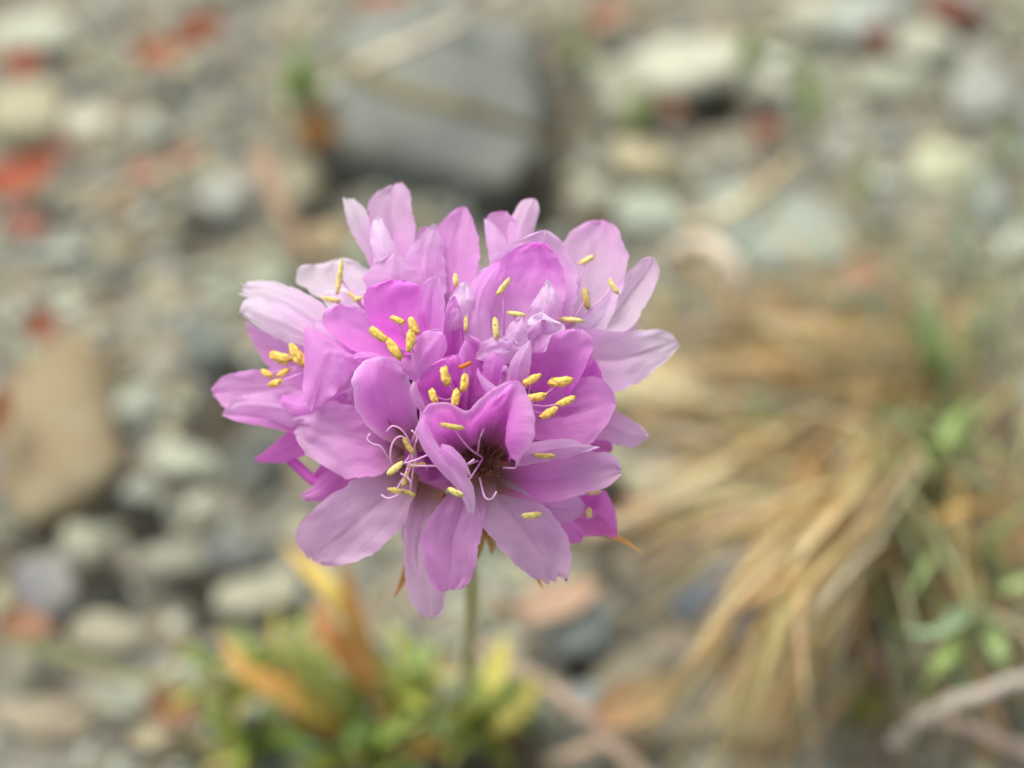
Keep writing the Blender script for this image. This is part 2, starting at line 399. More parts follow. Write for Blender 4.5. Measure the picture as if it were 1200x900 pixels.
rs = np.random.RandomState(5)
NG = 16000
gx = rs.uniform(-130, 130, NG); gy = rs.uniform(-80, 190, NG); gr = np.clip(rs.lognormal(-.45, .45, NG), .3, 1.5)
pal = np.array([srgb(*c) for c in [(158, 160, 142), (178, 166, 138), (196, 196, 182), (120, 120, 112), (146, 122, 92), (142, 150, 148), (166, 160, 140), (150, 146, 124), (168, 120, 92)]])
pal *= np.array([.88, .94, .88])
pw = np.array([.2, .17, .1, .12, .09, .1, .12, .09, .01]); pw /= pw.sum()
shapes = [rock_verts(V1, 300 + i, .3, 6) for i in range(24)]
GV, GF, GC = [], [], []; nvt = 0
big = [t for t in TAKEN if t[2] > 2.8]
bigA = np.array(big)
for i in range(NG):
    if len(bigA) and np.any((gx[i] - bigA[:, 0]) ** 2 + (gy[i] - bigA[:, 1]) ** 2 < (bigA[:, 2] * .72) ** 2): continue
    if pit(gx[i], gy[i]) > .8 and rs.rand() < .85: continue
    v = shapes[i % 24] * np.array([gr[i] * rs.uniform(.9, 1.4), gr[i] * rs.uniform(.75, 1.1), gr[i] * rs.uniform(.5, .85)])
    a = rs.uniform(0, 6.28); ca, sa = math.cos(a), math.sin(a)
    R = np.array([[ca, -sa, 0], [sa, ca, 0], [0, 0, 1]])
    v = v @ R.T + np.array([gx[i], gy[i], gheight(gx[i], gy[i]) + gr[i] * rs.uniform(.1, .6)])
    GV.append(v); GF.append(F1 + nvt); nvt += len(v)
    GC.append(np.tile(pal[rs.choice(len(pal), p=pw)] * rs.uniform(.8, 1.15), (len(v), 1)))
gravel = mk("gravel", np.vstack(GV), np.vstack(GF).tolist(), M_gravel, cols=np.vstack(GC), smooth=False)
tag(gravel, "fine mixed grey, beige and green-grey gravel covering the ground", "gravel", kind="stuff")

# ------------------------------------------------------------------ blades, twigs, dead leaves
def ribbon(path_mm, width, n=14, fold=.25, twist=0.0, prof=None, roll=0.0, cross=3):
    p = catmull(path_mm, n); t = np.gradient(p, axis=0)
    V, UVs = [], []
    for i in range(n):
        u = i / (n - 1); d = t[i] / (np.linalg.norm(t[i]) + 1e-9)
        side = np.cross(d, np.array([0, 0, 1.0]))
        if np.linalg.norm(side) < .15: side = np.cross(d, np.array([0, 1.0, .2]))
        side /= np.linalg.norm(side); up = np.cross(side, d)
        a = roll + twist * u
        s2 = side * math.cos(a) + up * math.sin(a); u2 = np.cross(s2, d)
        w_ = width * (prof(u) if prof else (min(1, .35 + 3 * u) * (1 - u ** 3) + .04)) * .5
        for j in range(cross):
            v = -1 + 2 * j / (cross - 1)
            V.append(p[i] + s2 * w_ * v + u2 * w_ * fold * (abs(v) * 2 - 1)); UVs.append((v * .5 + .5, u))
    return np.array(V), grid_faces(n, cross), UVs

def blade(name, path, width, c0, c1, mat, parent=None, base=None, **k):
    V, F, U = ribbon(path, width, **k)
    uu = np.array([q[1] for q in U])[:, None]
    C = np.array(c0)[None] * (1 - uu) + np.array(c1)[None] * uu
    return mk(name, V, F, mat, parent, base, cols=C, uvs=U)

def PP(*pts): return [W(*p) for p in pts]
STRAW = [srgb(*c) for c in [(210, 190, 142), (202, 174, 120), (188, 152, 98), (184, 170, 144), (210, 196, 160), (172, 136, 88), (198, 182, 130), (196, 160, 104)]]
GREEN = [srgb(*c) for c in [(142, 158, 108), (128, 148, 100), (158, 170, 116), (146, 164, 134), (118, 138, 90)]]
rr = random.Random(4)

tuft = empty("dry_grass_tuft", W(1085, 540))
tag(tuft, "dry straw-coloured grass tuft with blades sweeping over the stones beside the flower", "grass tuft")
tb = W(1085, 540)
def straw(path, width, ci=None, green=False, mat=None, n=14):
    c = rr.choice(GREEN if green else STRAW) if ci is None else STRAW[ci]
    j = rr.uniform(.68, 1.15); c = tuple(x * j for x in c)
    blade("blade", path, width * .62, c, tuple(x * rr.uniform(.85, 1.15) for x in c), M_leaf if green else M_straw, tuft, tb, n=n, roll=rr.uniform(-.7, .7), twist=rr.uniform(-.8, .8), fold=.3)
# long sweep to the lower left
for i in range(74):
    x0, y0 = rr.gauss(1075, 48), rr.gauss(530, 50)
    t = rr.random()
    if rr.random() < .72: x1, y1 = rr.gauss(850, 70), rr.gauss(890, 45)
    else: x1, y1 = 690 + 160 * t + rr.gauss(0, 25), 620 + 200 * t + rr.gauss(0, 30)
    x0, y0 = rr.gauss(1035, 40), rr.gauss(560, 40)
    h = rr.uniform(12, 32)
    xm, ym = x0 * .5 + x1 * .5 + rr.gauss(0, 22), y0 * .58 + y1 * .42 - rr.uniform(5, 55)
    straw(PP((x0, y0, 1), (x0 * .75 + xm * .25, y0 * .75 + ym * .25 - 8, h * .7), (xm, ym, h), (x1 * .6 + xm * .4, y1 * .6 + ym * .4, h * .75), (x1, y1, rr.uniform(2, 9))), rr.uniform(.45, 1.15))
# flat mat of straw to the left
for i in range(62):
    x0, y0 = rr.gauss(1020, 70), rr.gauss(480, 50)
    x1, y1 = rr.uniform(715, 900), y0 + rr.gauss(10, 75)
    h = rr.uniform(5, 15)
    straw(PP((x0, y0, 1), ((x0 + x1) / 2, (y0 + y1) / 2 - rr.uniform(0, 40), h), (x1, y1, rr.uniform(1, 6))), rr.uniform(.4, 1.0), green=rr.random() < .15)
# blades to the right and down
for i in range(56):
    x0, y0 = rr.gauss(1040, 50), rr.gauss(560, 60)
    x1, y1 = rr.uniform(1060, 1300), rr.uniform(560, 960)
    h = rr.uniform(5, 20)
    straw(PP((x0, y0, 1), ((x0 + x1) / 2 + rr.gauss(0, 25), (y0 + y1) / 2 - rr.uniform(0, 40), h), (x1, y1, rr.uniform(1, 7))), rr.uniform(.45, 1.2), green=rr.random() < .3)
# blades rising at the back
for i in range(70):
    x0, y0 = rr.gauss(1110, 75), rr.gauss(440, 65)
    x1, y1 = x0 + rr.gauss(-15, 95), y0 - rr.uniform(60, 260)
    h = rr.uniform(6, 26)
    straw(PP((x0, y0, 1), (x0 * .6 + x1 * .4, y0 * .6 + y1 * .4, h * .7), (x1, y1, h)), rr.uniform(.35, .9), green=rr.random() < .75)
# the distinct broad curved straws
for pth, wd, ci in [
    ([(1062, 545, 4), (1000, 620, 20), (1002, 700, 17), (1010, 780, 11), (960, 850, 7), (880, 915, 3)], 1.9, 2),
    ([(1040, 560, 4), (985, 640, 18), (985, 720, 14), (960, 800, 9), (930, 860, 5)], 1.4, 5),
    ([(1060, 520, 4), (1000, 625, 20), (900, 700, 16), (800, 738, 8)], 1.5, 0),
    ([(1050, 530, 4), (960, 640, 22), (860, 700, 15), (780, 752, 6)], 1.1, 1),
    ([(1040, 560, 4), (950, 700, 18), (850, 830, 8), (770, 890, 3)], 1.7, 6),
    ([(1010, 560, 4), (900, 600, 14), (800, 640, 8), (730, 660, 4)], 1.3, 1),
    ([(980, 470, 4), (850, 540, 14), (760, 600, 9), (700, 625, 5)], 1.3, 0)]:
    straw(PP(*pth), wd, ci, n=22)

VV, FF, CC, nv_ = [], [], [], 0
for i in range(330):
    m = rr.random()
    if m < .45:
        x0, y0 = rr.gauss(1060, 60), rr.gauss(520, 70); t = rr.random()
        x1, y1 = 800 + 130 * t + rr.gauss(0, 45), 540 + 360 * t + rr.gauss(0, 40)
    elif m < .75:
        x0, y0 = rr.gauss(1040, 90), rr.gauss(460, 60); x1, y1 = rr.uniform(700, 1000), y0 + rr.gauss(10, 70)
    else:
        x0, y0 = rr.gauss(1130, 60), rr.gauss(600, 110); x1, y1 = rr.uniform(950, 1320), rr.uniform(380, 960)
    h = rr.uniform(1.5, 9)
    v_, f_, u_ = ribbon(PP((x0, y0, .5), ((x0 + x1) / 2 + rr.gauss(0, 20), (y0 + y1) / 2 - rr.uniform(0, 35), h), (x1, y1, rr.uniform(.8, 4))), rr.uniform(.22, .5), n=9, roll=rr.uniform(-.6, .6))
    c_ = np.array(rr.choice(STRAW + GREEN[:1])) * rr.uniform(.85, 1.15)
    VV.append(v_); FF += [tuple(q + nv_ for q in f) for f in f_]; nv_ += len(v_); CC.append(np.tile(c_, (len(v_), 1)))
o = mk("dry_thatch", np.vstack(VV), FF, M_straw, tuft, tb, cols=np.vstack(CC)); o["kind"] = "stuff"

leafy = empty("green_grass_tuft", W(1130, 690))
tag(leafy, "tuft of fresh grey-green grass leaves growing up among the straw", "grass tuft")
gb = W(1130, 690)
for pth, wd in [([(1150, 690, 1), (1120, 730, 14), (1085, 745, 18), (1050, 735, 14)], 3.0), ([(1140, 690, 1), (1120, 760, 10), (1090, 790, 10), (1080, 830, 3)], 2.6),
                ([(1120, 640, 1), (1090, 660, 12), (1065, 700, 14)], 2.4), ([(1140, 700, 1), (1170, 760, 10), (1190, 810, 4)], 2.6), ([(1110, 540, 1), (1080, 505, 10), (1020, 478, 13)], 2.2),
                ([(1120, 545, 1), (1135, 500, 12), (1165, 470, 14)], 2.0), ([(1150, 660, 1), (1180, 610, 12), (1215, 595, 15)], 2.6), ([(1090, 440, 1), (1085, 390, 12), (1075, 340, 22)], 2.6),
                ([(1100, 450, 1), (1105, 395, 12), (1100, 350, 18)], 2.2), ([(1130, 690, 1), (1180, 690, 10), (1220, 670, 8)], 2.4), ([(1150, 720, 1), (1130, 790, 8), (1140, 840, 4)], 2.2),
                ([(1085, 560, 1), (1100, 530, 10), (1120, 490, 12), (1150, 465, 6)], 2.0), ([(1075, 600, 1), (1050, 560, 9), (1040, 520, 9)], 1.8)]:
    c = srgb(*rr.choice([(150, 172, 104), (138, 164, 110), (160, 182, 120), (146, 172, 134)]))
    pth = [pth[0]] + [(a_, b_, h_ + 7) for a_, b_, h_ in pth[1:]]
    blade("leaf", PP(*pth), wd * .72, tuple(x * .9 for x in c), tuple(x * 1.2 for x in c), M_leaf, leafy, gb, roll=rr.uniform(-.4, .4), fold=.25)

def sprout(px, py, label, tips, col, wd=.8):
    b = W(px, py); e = empty("grass_sprout", b); tag(e, label, "grass", "thin green grass sprouts in the gravel")
    for tx, ty, h in tips:
        c = srgb(*col); j = rr.uniform(.85, 1.15)
        blade("blade", PP((px + rr.uniform(-8, 8), py + rr.uniform(-5, 5), 0), (px * .5 + tx * .5, py * .45 + ty * .55, h * .65), (tx, ty, h)), wd * rr.uniform(.8, 1.2), tuple(x * j for x in c), tuple(x * j * 1.1 for x in c), M_leaf, e, b, roll=rr.uniform(-.5, .5))
sprout(948, 150, "thin green sprout beside the warm pale stone", [(932, 40, 18), (945, 60, 14), (955, 90, 12), (985, 70, 14)], (140, 162, 98), 1.0)
sprout(870, 85, "thin green sprout over the cream stone's tapered end", [(885, 15, 12), (876, 30, 10), (900, 30, 12)], (132, 160, 76), 1.1)
sprout(745, 150, "thin green sprout near the rounded tan stone", [(748, 100, 10), (735, 110, 9), (770, 105, 10)], (132, 156, 84), 1.1)
sprout(672, 90, "thin green sprout by the dark gap beside the grey stone", [(655, 20, 12), (680, 10, 14), (690, 45, 9)], (136, 160, 92), 1.2)
sprout(352, 118, "pale green sprout beside the large grey stone", [(345, 60, 12), (372, 68, 12), (330, 80, 9), (365, 95, 8), (350, 40, 14), (385, 85, 9)], (150, 174, 108), 2.2)
sprout(520, 60, "pale green sprout by the pale twig behind the grey stone", [(540, 20, 12), (560, 30, 11), (510, 25, 10), (535, 40, 9)], (150, 172, 108), 1.9)
sprout(1010, 240, "thin green sprout behind the blue-grey slate", [(1000, 160, 14), (1030, 170, 14), (975, 200, 10), (1050, 200, 12)], (132, 150, 92), .8)
sprout(1175, 190, "thin green sprout by the mid-grey stone", [(1190, 120, 12), (1165, 130, 12), (1205, 150, 10)], (140, 160, 100), .8)

def twig(name, path, r0, r1, col, label, cat="twig"):
    p = catmull(PP(*path), 26); n = len(p)
    p += np.array([[noise.noise(Vector(q) * .35 + Vector((k * 9, 0, 3))) * .35 for k in range(3)] for q in p])
    rad = np.linspace(r0, r1, n) * np.array([1 + .18 * noise.noise(Vector(q) * .6) for q in p])
    V, F = tube(p, rad, 9); b = p[0]
    c = np.array(srgb(*col)); C = np.array([c * (1 + .25 * noise.noise(Vector(v) * .8)) for v in V])
    return tag(mk(name, V, F, M_wood, None, b, cols=C), label, cat)
twig("twig", [(400, 76, 12), (470, 110, 16), (560, 132, 17), (655, 168, 9)], .62, .5, (112, 102, 64), "olive-brown twig lying across the large grey stone")
twig("twig", [(412, 84, 12), (470, 58, 15), (535, 28, 13)], .7, .55, (196, 184, 160), "pale twig slanting up behind the large grey stone")
twig("twig", [(308, 178, 8), (325, 230, 8), (352, 306, 5)], 1.0, .85, (148, 124, 100), "brown stick leaning between the lilac-grey stone and the flower")
twig("twig", [(560, 765, 3), (640, 808, 5), (700, 855, 4), (770, 925, 3)], .75, .7, (156, 138, 120), "pinkish-brown twig lying on the ground beside the leaf tuft")
twig("twig", [(1045, 872, 9), (1100, 832, 15), (1150, 812, 17), (1225, 790, 15)], .6, .5, (192, 180, 164), "pale grey-white twig on the straw's outer side")
twig("twig", [(1060, 826, 8), (1130, 850, 11), (1220, 890, 10)], .55, .55, (168, 148, 132), "pinkish-grey twig crossing below the pale twig")
twig("twig", [(784, 306, 5), (815, 284, 12), (846, 292, 14), (864, 330, 12), (858, 392, 4)], .85, .6, (206, 192, 168), "bent pale straw arching over the ground above the dry tuft", "straw")
twig("twig", [(690, 628, 2), (780, 590, 6), (880, 560, 6)], .7, .5, (188, 170, 136), "straight pale stalk beside the flower's papery bract", "straw")
twig("twig", [(100, 240, 2), (170, 212, 5), (240, 175, 3)], .5, .4, (172, 152, 122), "thin tan stalk among the red leaf scraps", "straw")
twig("twig", [(640, 900, 2), (690, 878, 4), (760, 862, 2)], .6, .5, (176, 154, 130), "thin brown stalk beside the pinkish-brown twig", "straw")
twig("twig", [(1030, 770, 2), (1090, 760, 8), (1200, 720, 6)], .6, .5, (182, 170, 152), "thin grey stalk lying over the green grass leaves", "straw")
twig("twig", [(930, 190, 2), (870, 240, 4), (800, 270, 3)], .6, .5, (186, 168, 130), "short tan stalk touching the blue-grey slate", "straw")
blade("grass_stalk", PP((-20, 748, 3), (80, 770, 6), (190, 800, 6), (300, 790, 9), (400, 745, 12)), .95, srgb(112, 122, 74), srgb(140, 132, 92), M_leaf, None, W(-20, 748), n=26)
tag(bpy.data.objects["grass_stalk"], "long green-brown grass stalk arching from the sandy slab to the leaf tuft", "grass")

def dead_leaf(px, py, lpx, wpx, rot, col, label, h=1.5, curl=.5, cat="dead leaf", group=None, c2=None, bend=.3):
    k = mmpp(px, py); L = lpx * k; Wd = wpx * k; b = W(px, py, h)
    n, m = 13, 7; a = math.radians(rot); V = []; U = []; C = []
    c1 = np.array(srgb(*col)) * .76; cc2 = np.array(srgb(*(c2 or col))) * .76
    for i in range(n):
        u = i / (n - 1); prof = math.sin(math.pi * min(1, max(0, u)) ** .8) ** .7 if 0 < u < 1 else 0.02
        for j in range(m):
            v = -1 + 2 * j / (m - 1)
            x = (u - .5) * L; y = v * Wd * .5 * (prof + .03) * (1 + .12 * noise.noise(Vector((u * 5, v * 2, px * .01))))
            z = curl * Wd * .5 * v * v + bend * L * (u - .5) ** 2 + .12 * Wd * noise.noise(Vector((u * 4, v * 3, py * .01)))
            V.append(b + np.array([x * math.cos(a) - y * math.sin(a), x * math.sin(a) + y * math.cos(a), z])); U.append((v * .5 + .5, u))
            C.append((c1 * (1 - u) + cc2 * u) * (1.0 if abs(v) > .2 else .85))
    o = mk("dead_leaf", V, grid_faces(n, m), M_dead, None, b, cols=np.array(C), uvs=U)
    TAKEN.append((b[0], b[1], L * .4))
    return tag(o, label, cat, group)
RED = "red-orange dry leaf scraps"
dead_leaf(186, 68, 58, 36, 10, (184, 114, 74), "bright orange-red leaf scrap lying beside its twin on the gravel", h=3)
dead_leaf(236, 46, 62, 42, 40, (176, 106, 70), "orange-red leaf scrap standing tilted on the gravel", h=3.5, curl=.9)
dead_leaf(26, 214, 88, 56, 30, (188, 104, 74), "largest red leaf scrap beside the large brown-tan stone's gravel", h=3)
dead_leaf(30, 268, 60, 34, -20, (176, 118, 100), "dull pinkish-red leaf scrap below the largest red scrap", h=2)
dead_leaf(28, 78, 46, 40, 60, (176, 98, 70), "small brick-red leaf scrap by the beige blocky stone", h=2.5)
dead_leaf(222, 188, 46, 30, 45, (182, 118, 92), "small faded red leaf scrap near the lilac-grey stone", h=3)
dead_leaf(172, 206, 50, 26, -10, (176, 108, 92), "pinkish leaf scrap beside the thin tan stalk", h=2.5)
dead_leaf(72, 175, 40, 24, 20, (158, 92, 78), "dusky maroon leaf scrap near the off-white stone", h=2)
dead_leaf(50, 386, 48, 40, 70, (168, 104, 76), "rust-red leaf scrap just above the large brown-tan stone", h=2.5)
dead_leaf(448, 0, 70, 22, 5, (186, 108, 80), "vivid red leaf scrap behind the large grey stone", h=3)
dead_leaf(2, 490, 24, 70, 0, (168, 108, 74), "rust leaf scrap pressed against the large brown-tan stone", h=7)
dead_leaf(378, 158, 56, 62, 80, (168, 122, 66), "ochre-brown curled leaf against the large grey stone's side", h=3)
dead_leaf(752, 606, 52, 50, 30, (164, 104, 70), "rust-brown leaf in the shade by the papery bract", h=2.5)
dead_leaf(652, 706, 110, 50, 22, (206, 172, 142), "pinkish-beige dry leaf lying under the lower petals", h=5, curl=.3, bend=.12)
dead_leaf(748, 830, 128, 56, 26, (188, 142, 104), "curled dry leaf fading from orange to yellow beside the pinkish-brown twig", h=4, c2=(200, 180, 128), curl=.6, bend=.1)
dead_leaf(708, 22, 60, 36, 50, (178, 130, 100), "light brown leaf scrap near the cream flat stone", h=2)
dead_leaf(895, 155, 40, 34, 60, (150, 88, 68), "dark red leaf scrap below the small pale stone", h=2)
dead_leaf(1000, 330, 78, 40, 15, (192, 150, 120), "salmon-brown leaf half under the dry grass", h=4)
dead_leaf(1180, 720, 36, 30, 40, (176, 92, 64), "rust scrap under the fresh grey-green leaves", h=4)
dead_leaf(30, 738, 70, 44, -15, (172, 130, 98), "orange-brown leaf on the edge of the broad sandy slab", h=4)
dead_leaf(205, 835, 66, 40, -25, (182, 128, 92), "reddish-tan leaf by the peach-coloured stone", h=3.5)
dead_leaf(1012, 832, 50, 42, 10, (148, 156, 74), "small rounded yellow-green leaf under the straw", h=3, cat="leaf")
dead_leaf(785, 130, 40, 26, -30, (150, 104, 78), "brown leaf scrap under the cream flat stone", h=2)

# ------------------------------------------------------------------ the thrift plant
ROOT = W(535, 848)
plant = empty("thrift_plant", ROOT)
tag(plant, "pink globe-shaped thrift flower head on a thin stem above its leaf tuft", "flower")
HC = HP(525, 478, -5)

# stem
sp_ = catmull([ROOT + np.array([0, 0, -1.5]), W(546, 800, 22), HP(553, 690, -250), HP(540, 600, -120), HP(532, 520, -40)], 26)
V, F = tube(sp_, np.linspace(.42, .42, len(sp_)), 12)
C = np.array([np.array(srgb(168, 164, 116))] * len(V))
mk("stem", V, F, M_stem, plant, ROOT, cols=C)

# basal leaves
LG = [srgb(*c) for c in [(118, 140, 72), (136, 156, 84), (156, 168, 86), (100, 124, 68), (170, 176, 100), (142, 160, 112)]]
OR, YE = srgb(206, 150, 84), srgb(200, 186, 92)
def bleaf(pts, wd, c0, c1, **k):
    blade("leaf", PP(*pts), wd, c0, c1, M_leaf, plant, ROOT, prof=lambda u: min(1, .55 + 1.6 * u) * max(0.03, 1 - u ** 4), fold=.22, n=16, **k)
bleaf([(480, 850, 1), (425, 745, 16), (385, 690, 20), (330, 636, 18)], 2.3, LG[4], srgb(214, 178, 84))
bleaf([(470, 870, 1), (430, 800, 10), (416, 730, 18), (400, 650, 26)], 2.2, srgb(200, 150, 96), srgb(210, 156, 92))
bleaf([(460, 870, 1), (370, 830, 10), (300, 800, 14), (255, 738, 15)], 2.2, LG[2], OR)
bleaf([(460, 880, 1), (400, 820, 9), (350, 770, 14), (342, 730, 16)], 3.0, LG[1], LG[4])
bleaf([(450, 880, 1), (380, 850, 8), (325, 808, 12), (296, 782, 11)], 2.8, YE, srgb(214, 144, 68))
bleaf([(480, 860, 1), (420, 790, 10), (385, 740, 14), (368, 700, 14)], 2.6, srgb(190, 150, 80), srgb(208, 138, 80))
bleaf([(530, 870, 1), (560, 820, 14), (580, 790, 16), (590, 745, 12)], 2.6, LG[1], YE)
bleaf([(540, 880, 1), (580, 850, 10), (610, 830, 10), (625, 800, 8)], 2.6, LG[2], srgb(190, 174, 92))
rq = random.Random(21)
LG = [srgb(*c) for c in [(134, 160, 76), (152, 174, 84), (178, 188, 88), (116, 144, 76), (186, 190, 108), (152, 176, 116)]]
for cx, cy, nl in [(330, 800, 18), (395, 850, 20), (470, 815, 20), (300, 885, 14), (540, 862, 18), (585, 825, 12), (440, 900, 16), (265, 815, 10)]:
    for i in range(nl):
        x0, y0 = rq.gauss(cx, 12), rq.gauss(cy, 9); a = rq.uniform(0, 6.28); L = rq.uniform(40, 105)
        x1, y1 = x0 + math.cos(a) * L, y0 + math.sin(a) * L * .7 - 22
        h = rq.uniform(3, 11); c = rq.choice(LG); c1 = c if rq.random() < .74 else rq.choice([YE, OR, YE]); j = rq.uniform(.85, 1.15)
        bleaf([(x0, y0, .3), (x0 * .6 + x1 * .4, y0 * .6 + y1 * .4 - 8, h * .8), (x1, y1, h * rq.uniform(.6, 1.2))], rq.uniform(1.2, 2.1), tuple(x * j for x in c), tuple(x * j for x in c1), roll=rq.uniform(-.8, .8), twist=rq.uniform(-.5, .5))

# petals ------------------------------------------------------------
PALE = np.array((.87, .63, .85)); WHIT = np.array((.95, .87, .95)); MID = np.array((.82, .43, .79)); DEEP = np.array((.77, .25, .71)); MAG = np.array((.66, .15, .60)); DUSK = np.array((.80, .55, .78))  # DUSK paints the duller light on the lower petals as a greyer mauve
NU, NV = 30, 19
pr = random.Random(8)
FLO = {}
def floret(key, x, y, z, tube_col=(.45, .28, .36)):
    top = HP(x, y, z); d = top - HC
    a, b = HC + d * .2, HC + d * .6
    V, F = tube([a + (b - a) * t for t in np.linspace(0, 1, 6)], [.5, .7, .85, .9, .95, 1.0], 10)
    C = np.array([srgb(150, 128, 96)] * 20 + [tube_col] * (len(V) - 20))
    o = mk("floret", V, F, M_petal, plant, ROOT, cols=C, uvs=np.zeros((len(V), 2)))
    FLO[key] = (o, top)
    return o
def petal(fl, L, R, zb, zt, c0, c1, bow=0, cup=-10, tilt=0, crease=3, rip=4, rim=0.0, fold=None, tiprag=0.0, claw=True):
    """one petal: its two margins from claw to tip (photo px), its height at claw and tip, and how it bows and cups"""
    l = catmull(L, NU); r = catmull(R, NU); sd_ = pr.uniform(0, 90)
    rip *= min(1.0, np.linalg.norm(l - r, axis=1).max() / 60.0)
    V, U, C = [], [], []
    for i in range(NU):
        u = i / (NU - 1)
        for j in range(NV):
            t = j / (NV - 1); v = 2 * t - 1
            p = l[i] * (1 - t) + r[i] * t
            half = (r[i] - l[i]) * .5
            p = p + half * v * v * v * (.11 * noise.noise(Vector((u * 7, 4 * np.sign(v), sd_))) + .085 * noise.noise(Vector((u * 19, 4 * np.sign(v), sd_))) + .03 * noise.noise(Vector((u * 41, 4 * np.sign(v), sd_))))
            if u > .85: p = p + (l[-1] - l[-3] + r[-1] - r[-3]) * .25 * (u - .85) * 9 * (noise.noise(Vector((v * 3.5, 1, sd_))) + .5 * noise.noise(Vector((v * 9, 2, sd_))))
            if tiprag and u > .8:
                p = p + (l[max(i - 1, 0)] - l[i]) * tiprag * max(0, noise.noise(Vector((v * 4, sd_, 0))) + .25) * (u - .8) * 8
            z = zb + (zt - zb) * u + bow * 4 * u * (1 - u) + cup * (1 - v * v) * math.sin(math.pi * (.12 + .8 * u)) + tilt * v * u
            z -= crease * math.exp(-(v / .12) ** 2) * math.sin(math.pi * min(1, u * 1.05)) * (1 if cup < 0 else -1)
            z += rip * noise.noise(Vector((u * 3.5, v * 1.6, sd_))) * (.3 + u) * 1.6 + rip * abs(v) ** 3 * u * (1.2 * math.sin(u * 11 + sd_ + 2 * v) + .7 * math.sin(u * 23 + 2 * sd_))
            z += (.9 * noise.noise(Vector((u * 8, v * 5, sd_))) + 1.0 * noise.noise(Vector((u * 15, v * 9, sd_)))) * rip * .38
            if fold: z += fold[1] * max(0.0, (v * fold[0] - fold[2])) ** 1.5
            V.append(HP(p[0], p[1], z)); U.append((t, u))
            c = c0 * (1 - u) + c1 * u
            if rim: 
                e = max(abs(v) ** 6, u ** 10) * rim
                c = c * (1 - e) + np.array((.9, .76, .92)) * e
            if claw and fl in ('front', 'low_left'):
                e = math.exp(-(u / .19) ** 2); c = c * (1 - e) + np.array((.27, .14, .10)) * e
            C.append(c)
    return mk("petal", V, grid_faces(NU, NV), M_petal, FLO[fl][0], ROOT, cols=np.array(C), uvs=U)

for k, x, y, z in [("front", 572, 545, 125), ("low_left", 482, 530, 100), ("centre", 540, 462, 128), ("right", 628, 472, 118), ("up_left", 482, 405, 128), ("up_right", 600, 385, 92),
                   ("far_right", 675, 378, 50), ("top_left", 462, 330, 40), ("top", 530, 330, 55), ("top_back", 600, 312, 25), ("left", 402, 392, 62), ("back_left", 425, 352, 5),
                   ("lower_left", 382, 462, 42), ("tiny_left", 392, 530, 10), ("side_right", 670, 430, 60), ("low_right", 655, 590, 40), ("bud", 575, 428, 128), ("under", 520, 570, 40), ("side_low", 680, 500, 30)]:
    floret(k, x, y, z, (.28, .15, .11) if k in ('front', 'low_left') else (.45, .28, .36))
P = petal
# top left floret
P("top_left", [(446, 335), (428, 300), (413, 275), (405, 252), (401, 233)], [(455, 330), (444, 295), (435, 268), (428, 245), (416, 233)], 30, 15, MID, WHIT * .96, bow=8)
P("top_left", [(448, 335), (438, 300), (432, 268), (431, 243), (442, 224), (457, 217)], [(470, 335), (482, 300), (487, 272), (484, 245), (479, 224), (471, 214)], 32, -5, MID * 1.05, PALE * .95, bow=10, cup=-14, crease=6)
P("top_left", [(440, 318), (434, 285), (435, 264), (443, 253)], [(468, 322), (467, 298), (459, 280), (448, 256)], 52, 38, PALE, WHIT, cup=12, rip=6, rim=.6)
P("top_left", [(455, 350), (432, 340), (428, 325), (443, 306), (460, 297)], [(500, 350), (492, 325), (480, 306), (468, 297)], 80, 75, MID, PALE * .92, cup=8)
# top floret
P("top", [(478, 345), (474, 312), (481, 290), (495, 273), (507, 263)], [(522, 345), (522, 305), (518, 282), (511, 264)], 62, 40, MID * 1.05, PALE, cup=8, tilt=-10, rim=.5)
P("top", [(512, 345), (508, 298), (511, 272), (525, 252), (540, 242)], [(552, 340), (561, 312), (561, 290), (557, 264), (548, 243)], 48, 12, MID * 1.08, MID * 1.06, cup=-10, bow=8)
P("top", [(488, 300), (487, 280), (493, 267)], [(508, 300), (510, 275), (500, 265)], 10, 5, MID, MID)
P("top", [(520, 390), (524, 360), (532, 342), (542, 331)], [(545, 385), (552, 362), (555, 345), (549, 331)], 108, 100, PALE, WHIT, cup=10, rip=9, rim=.5)
# top back floret
P("top_back", [(580, 330), (573, 302), (569, 277), (567, 257)], [(606, 315), (596, 288), (585, 270), (572, 256)], 42, 32, PALE, PALE, cup=9, rim=.5)
P("top_back", [(580, 325), (572, 285), (569, 262), (574, 251), (586, 247)], [(618, 320), (610, 280), (603, 258), (594, 248)], 25, 12, MID, MID * 1.08)
P("top_back", [(600, 320), (595, 270), (603, 246), (611, 235), (621, 233)], [(620, 325), (621, 288), (628, 262), (632, 242), (628, 233)], 22, 2, PALE, PALE, cup=8, rim=.4)
P("top_back", [(560, 380), (548, 350), (556, 325), (578, 308)], [(590, 380), (590, 345), (592, 325), (588, 306)], 52, 40, PALE, WHIT * .95)
# far right floret
P("far_right", [(672, 385), (660, 345), (657, 303), (666, 277), (688, 260), (704, 258)], [(712, 385), (730, 335), (735, 307), (731, 282), (722, 265), (708, 258)], 42, 5, WHIT * .95, MID * 1.12, bow=10, cup=-16)
P("far_right", [(672, 386), (695, 360), (715, 336), (736, 318), (753, 304), (762, 302)], [(682, 396), (715, 394), (738, 385), (757, 356), (770, 330), (773, 315), (767, 303)], 55, 22, WHIT, PALE, cup=-14, crease=6)
P("far_right", [(690, 388), (725, 390), (745, 380), (752, 374)], [(690, 398), (722, 402), (742, 388), (753, 375)], 35, 15, PALE, PALE)
P("far_right", [(655, 395), (650, 370), (655, 345), (668, 330)], [(700, 395), (705, 365), (695, 345), (675, 330)], 30, 20, WHIT, WHIT)
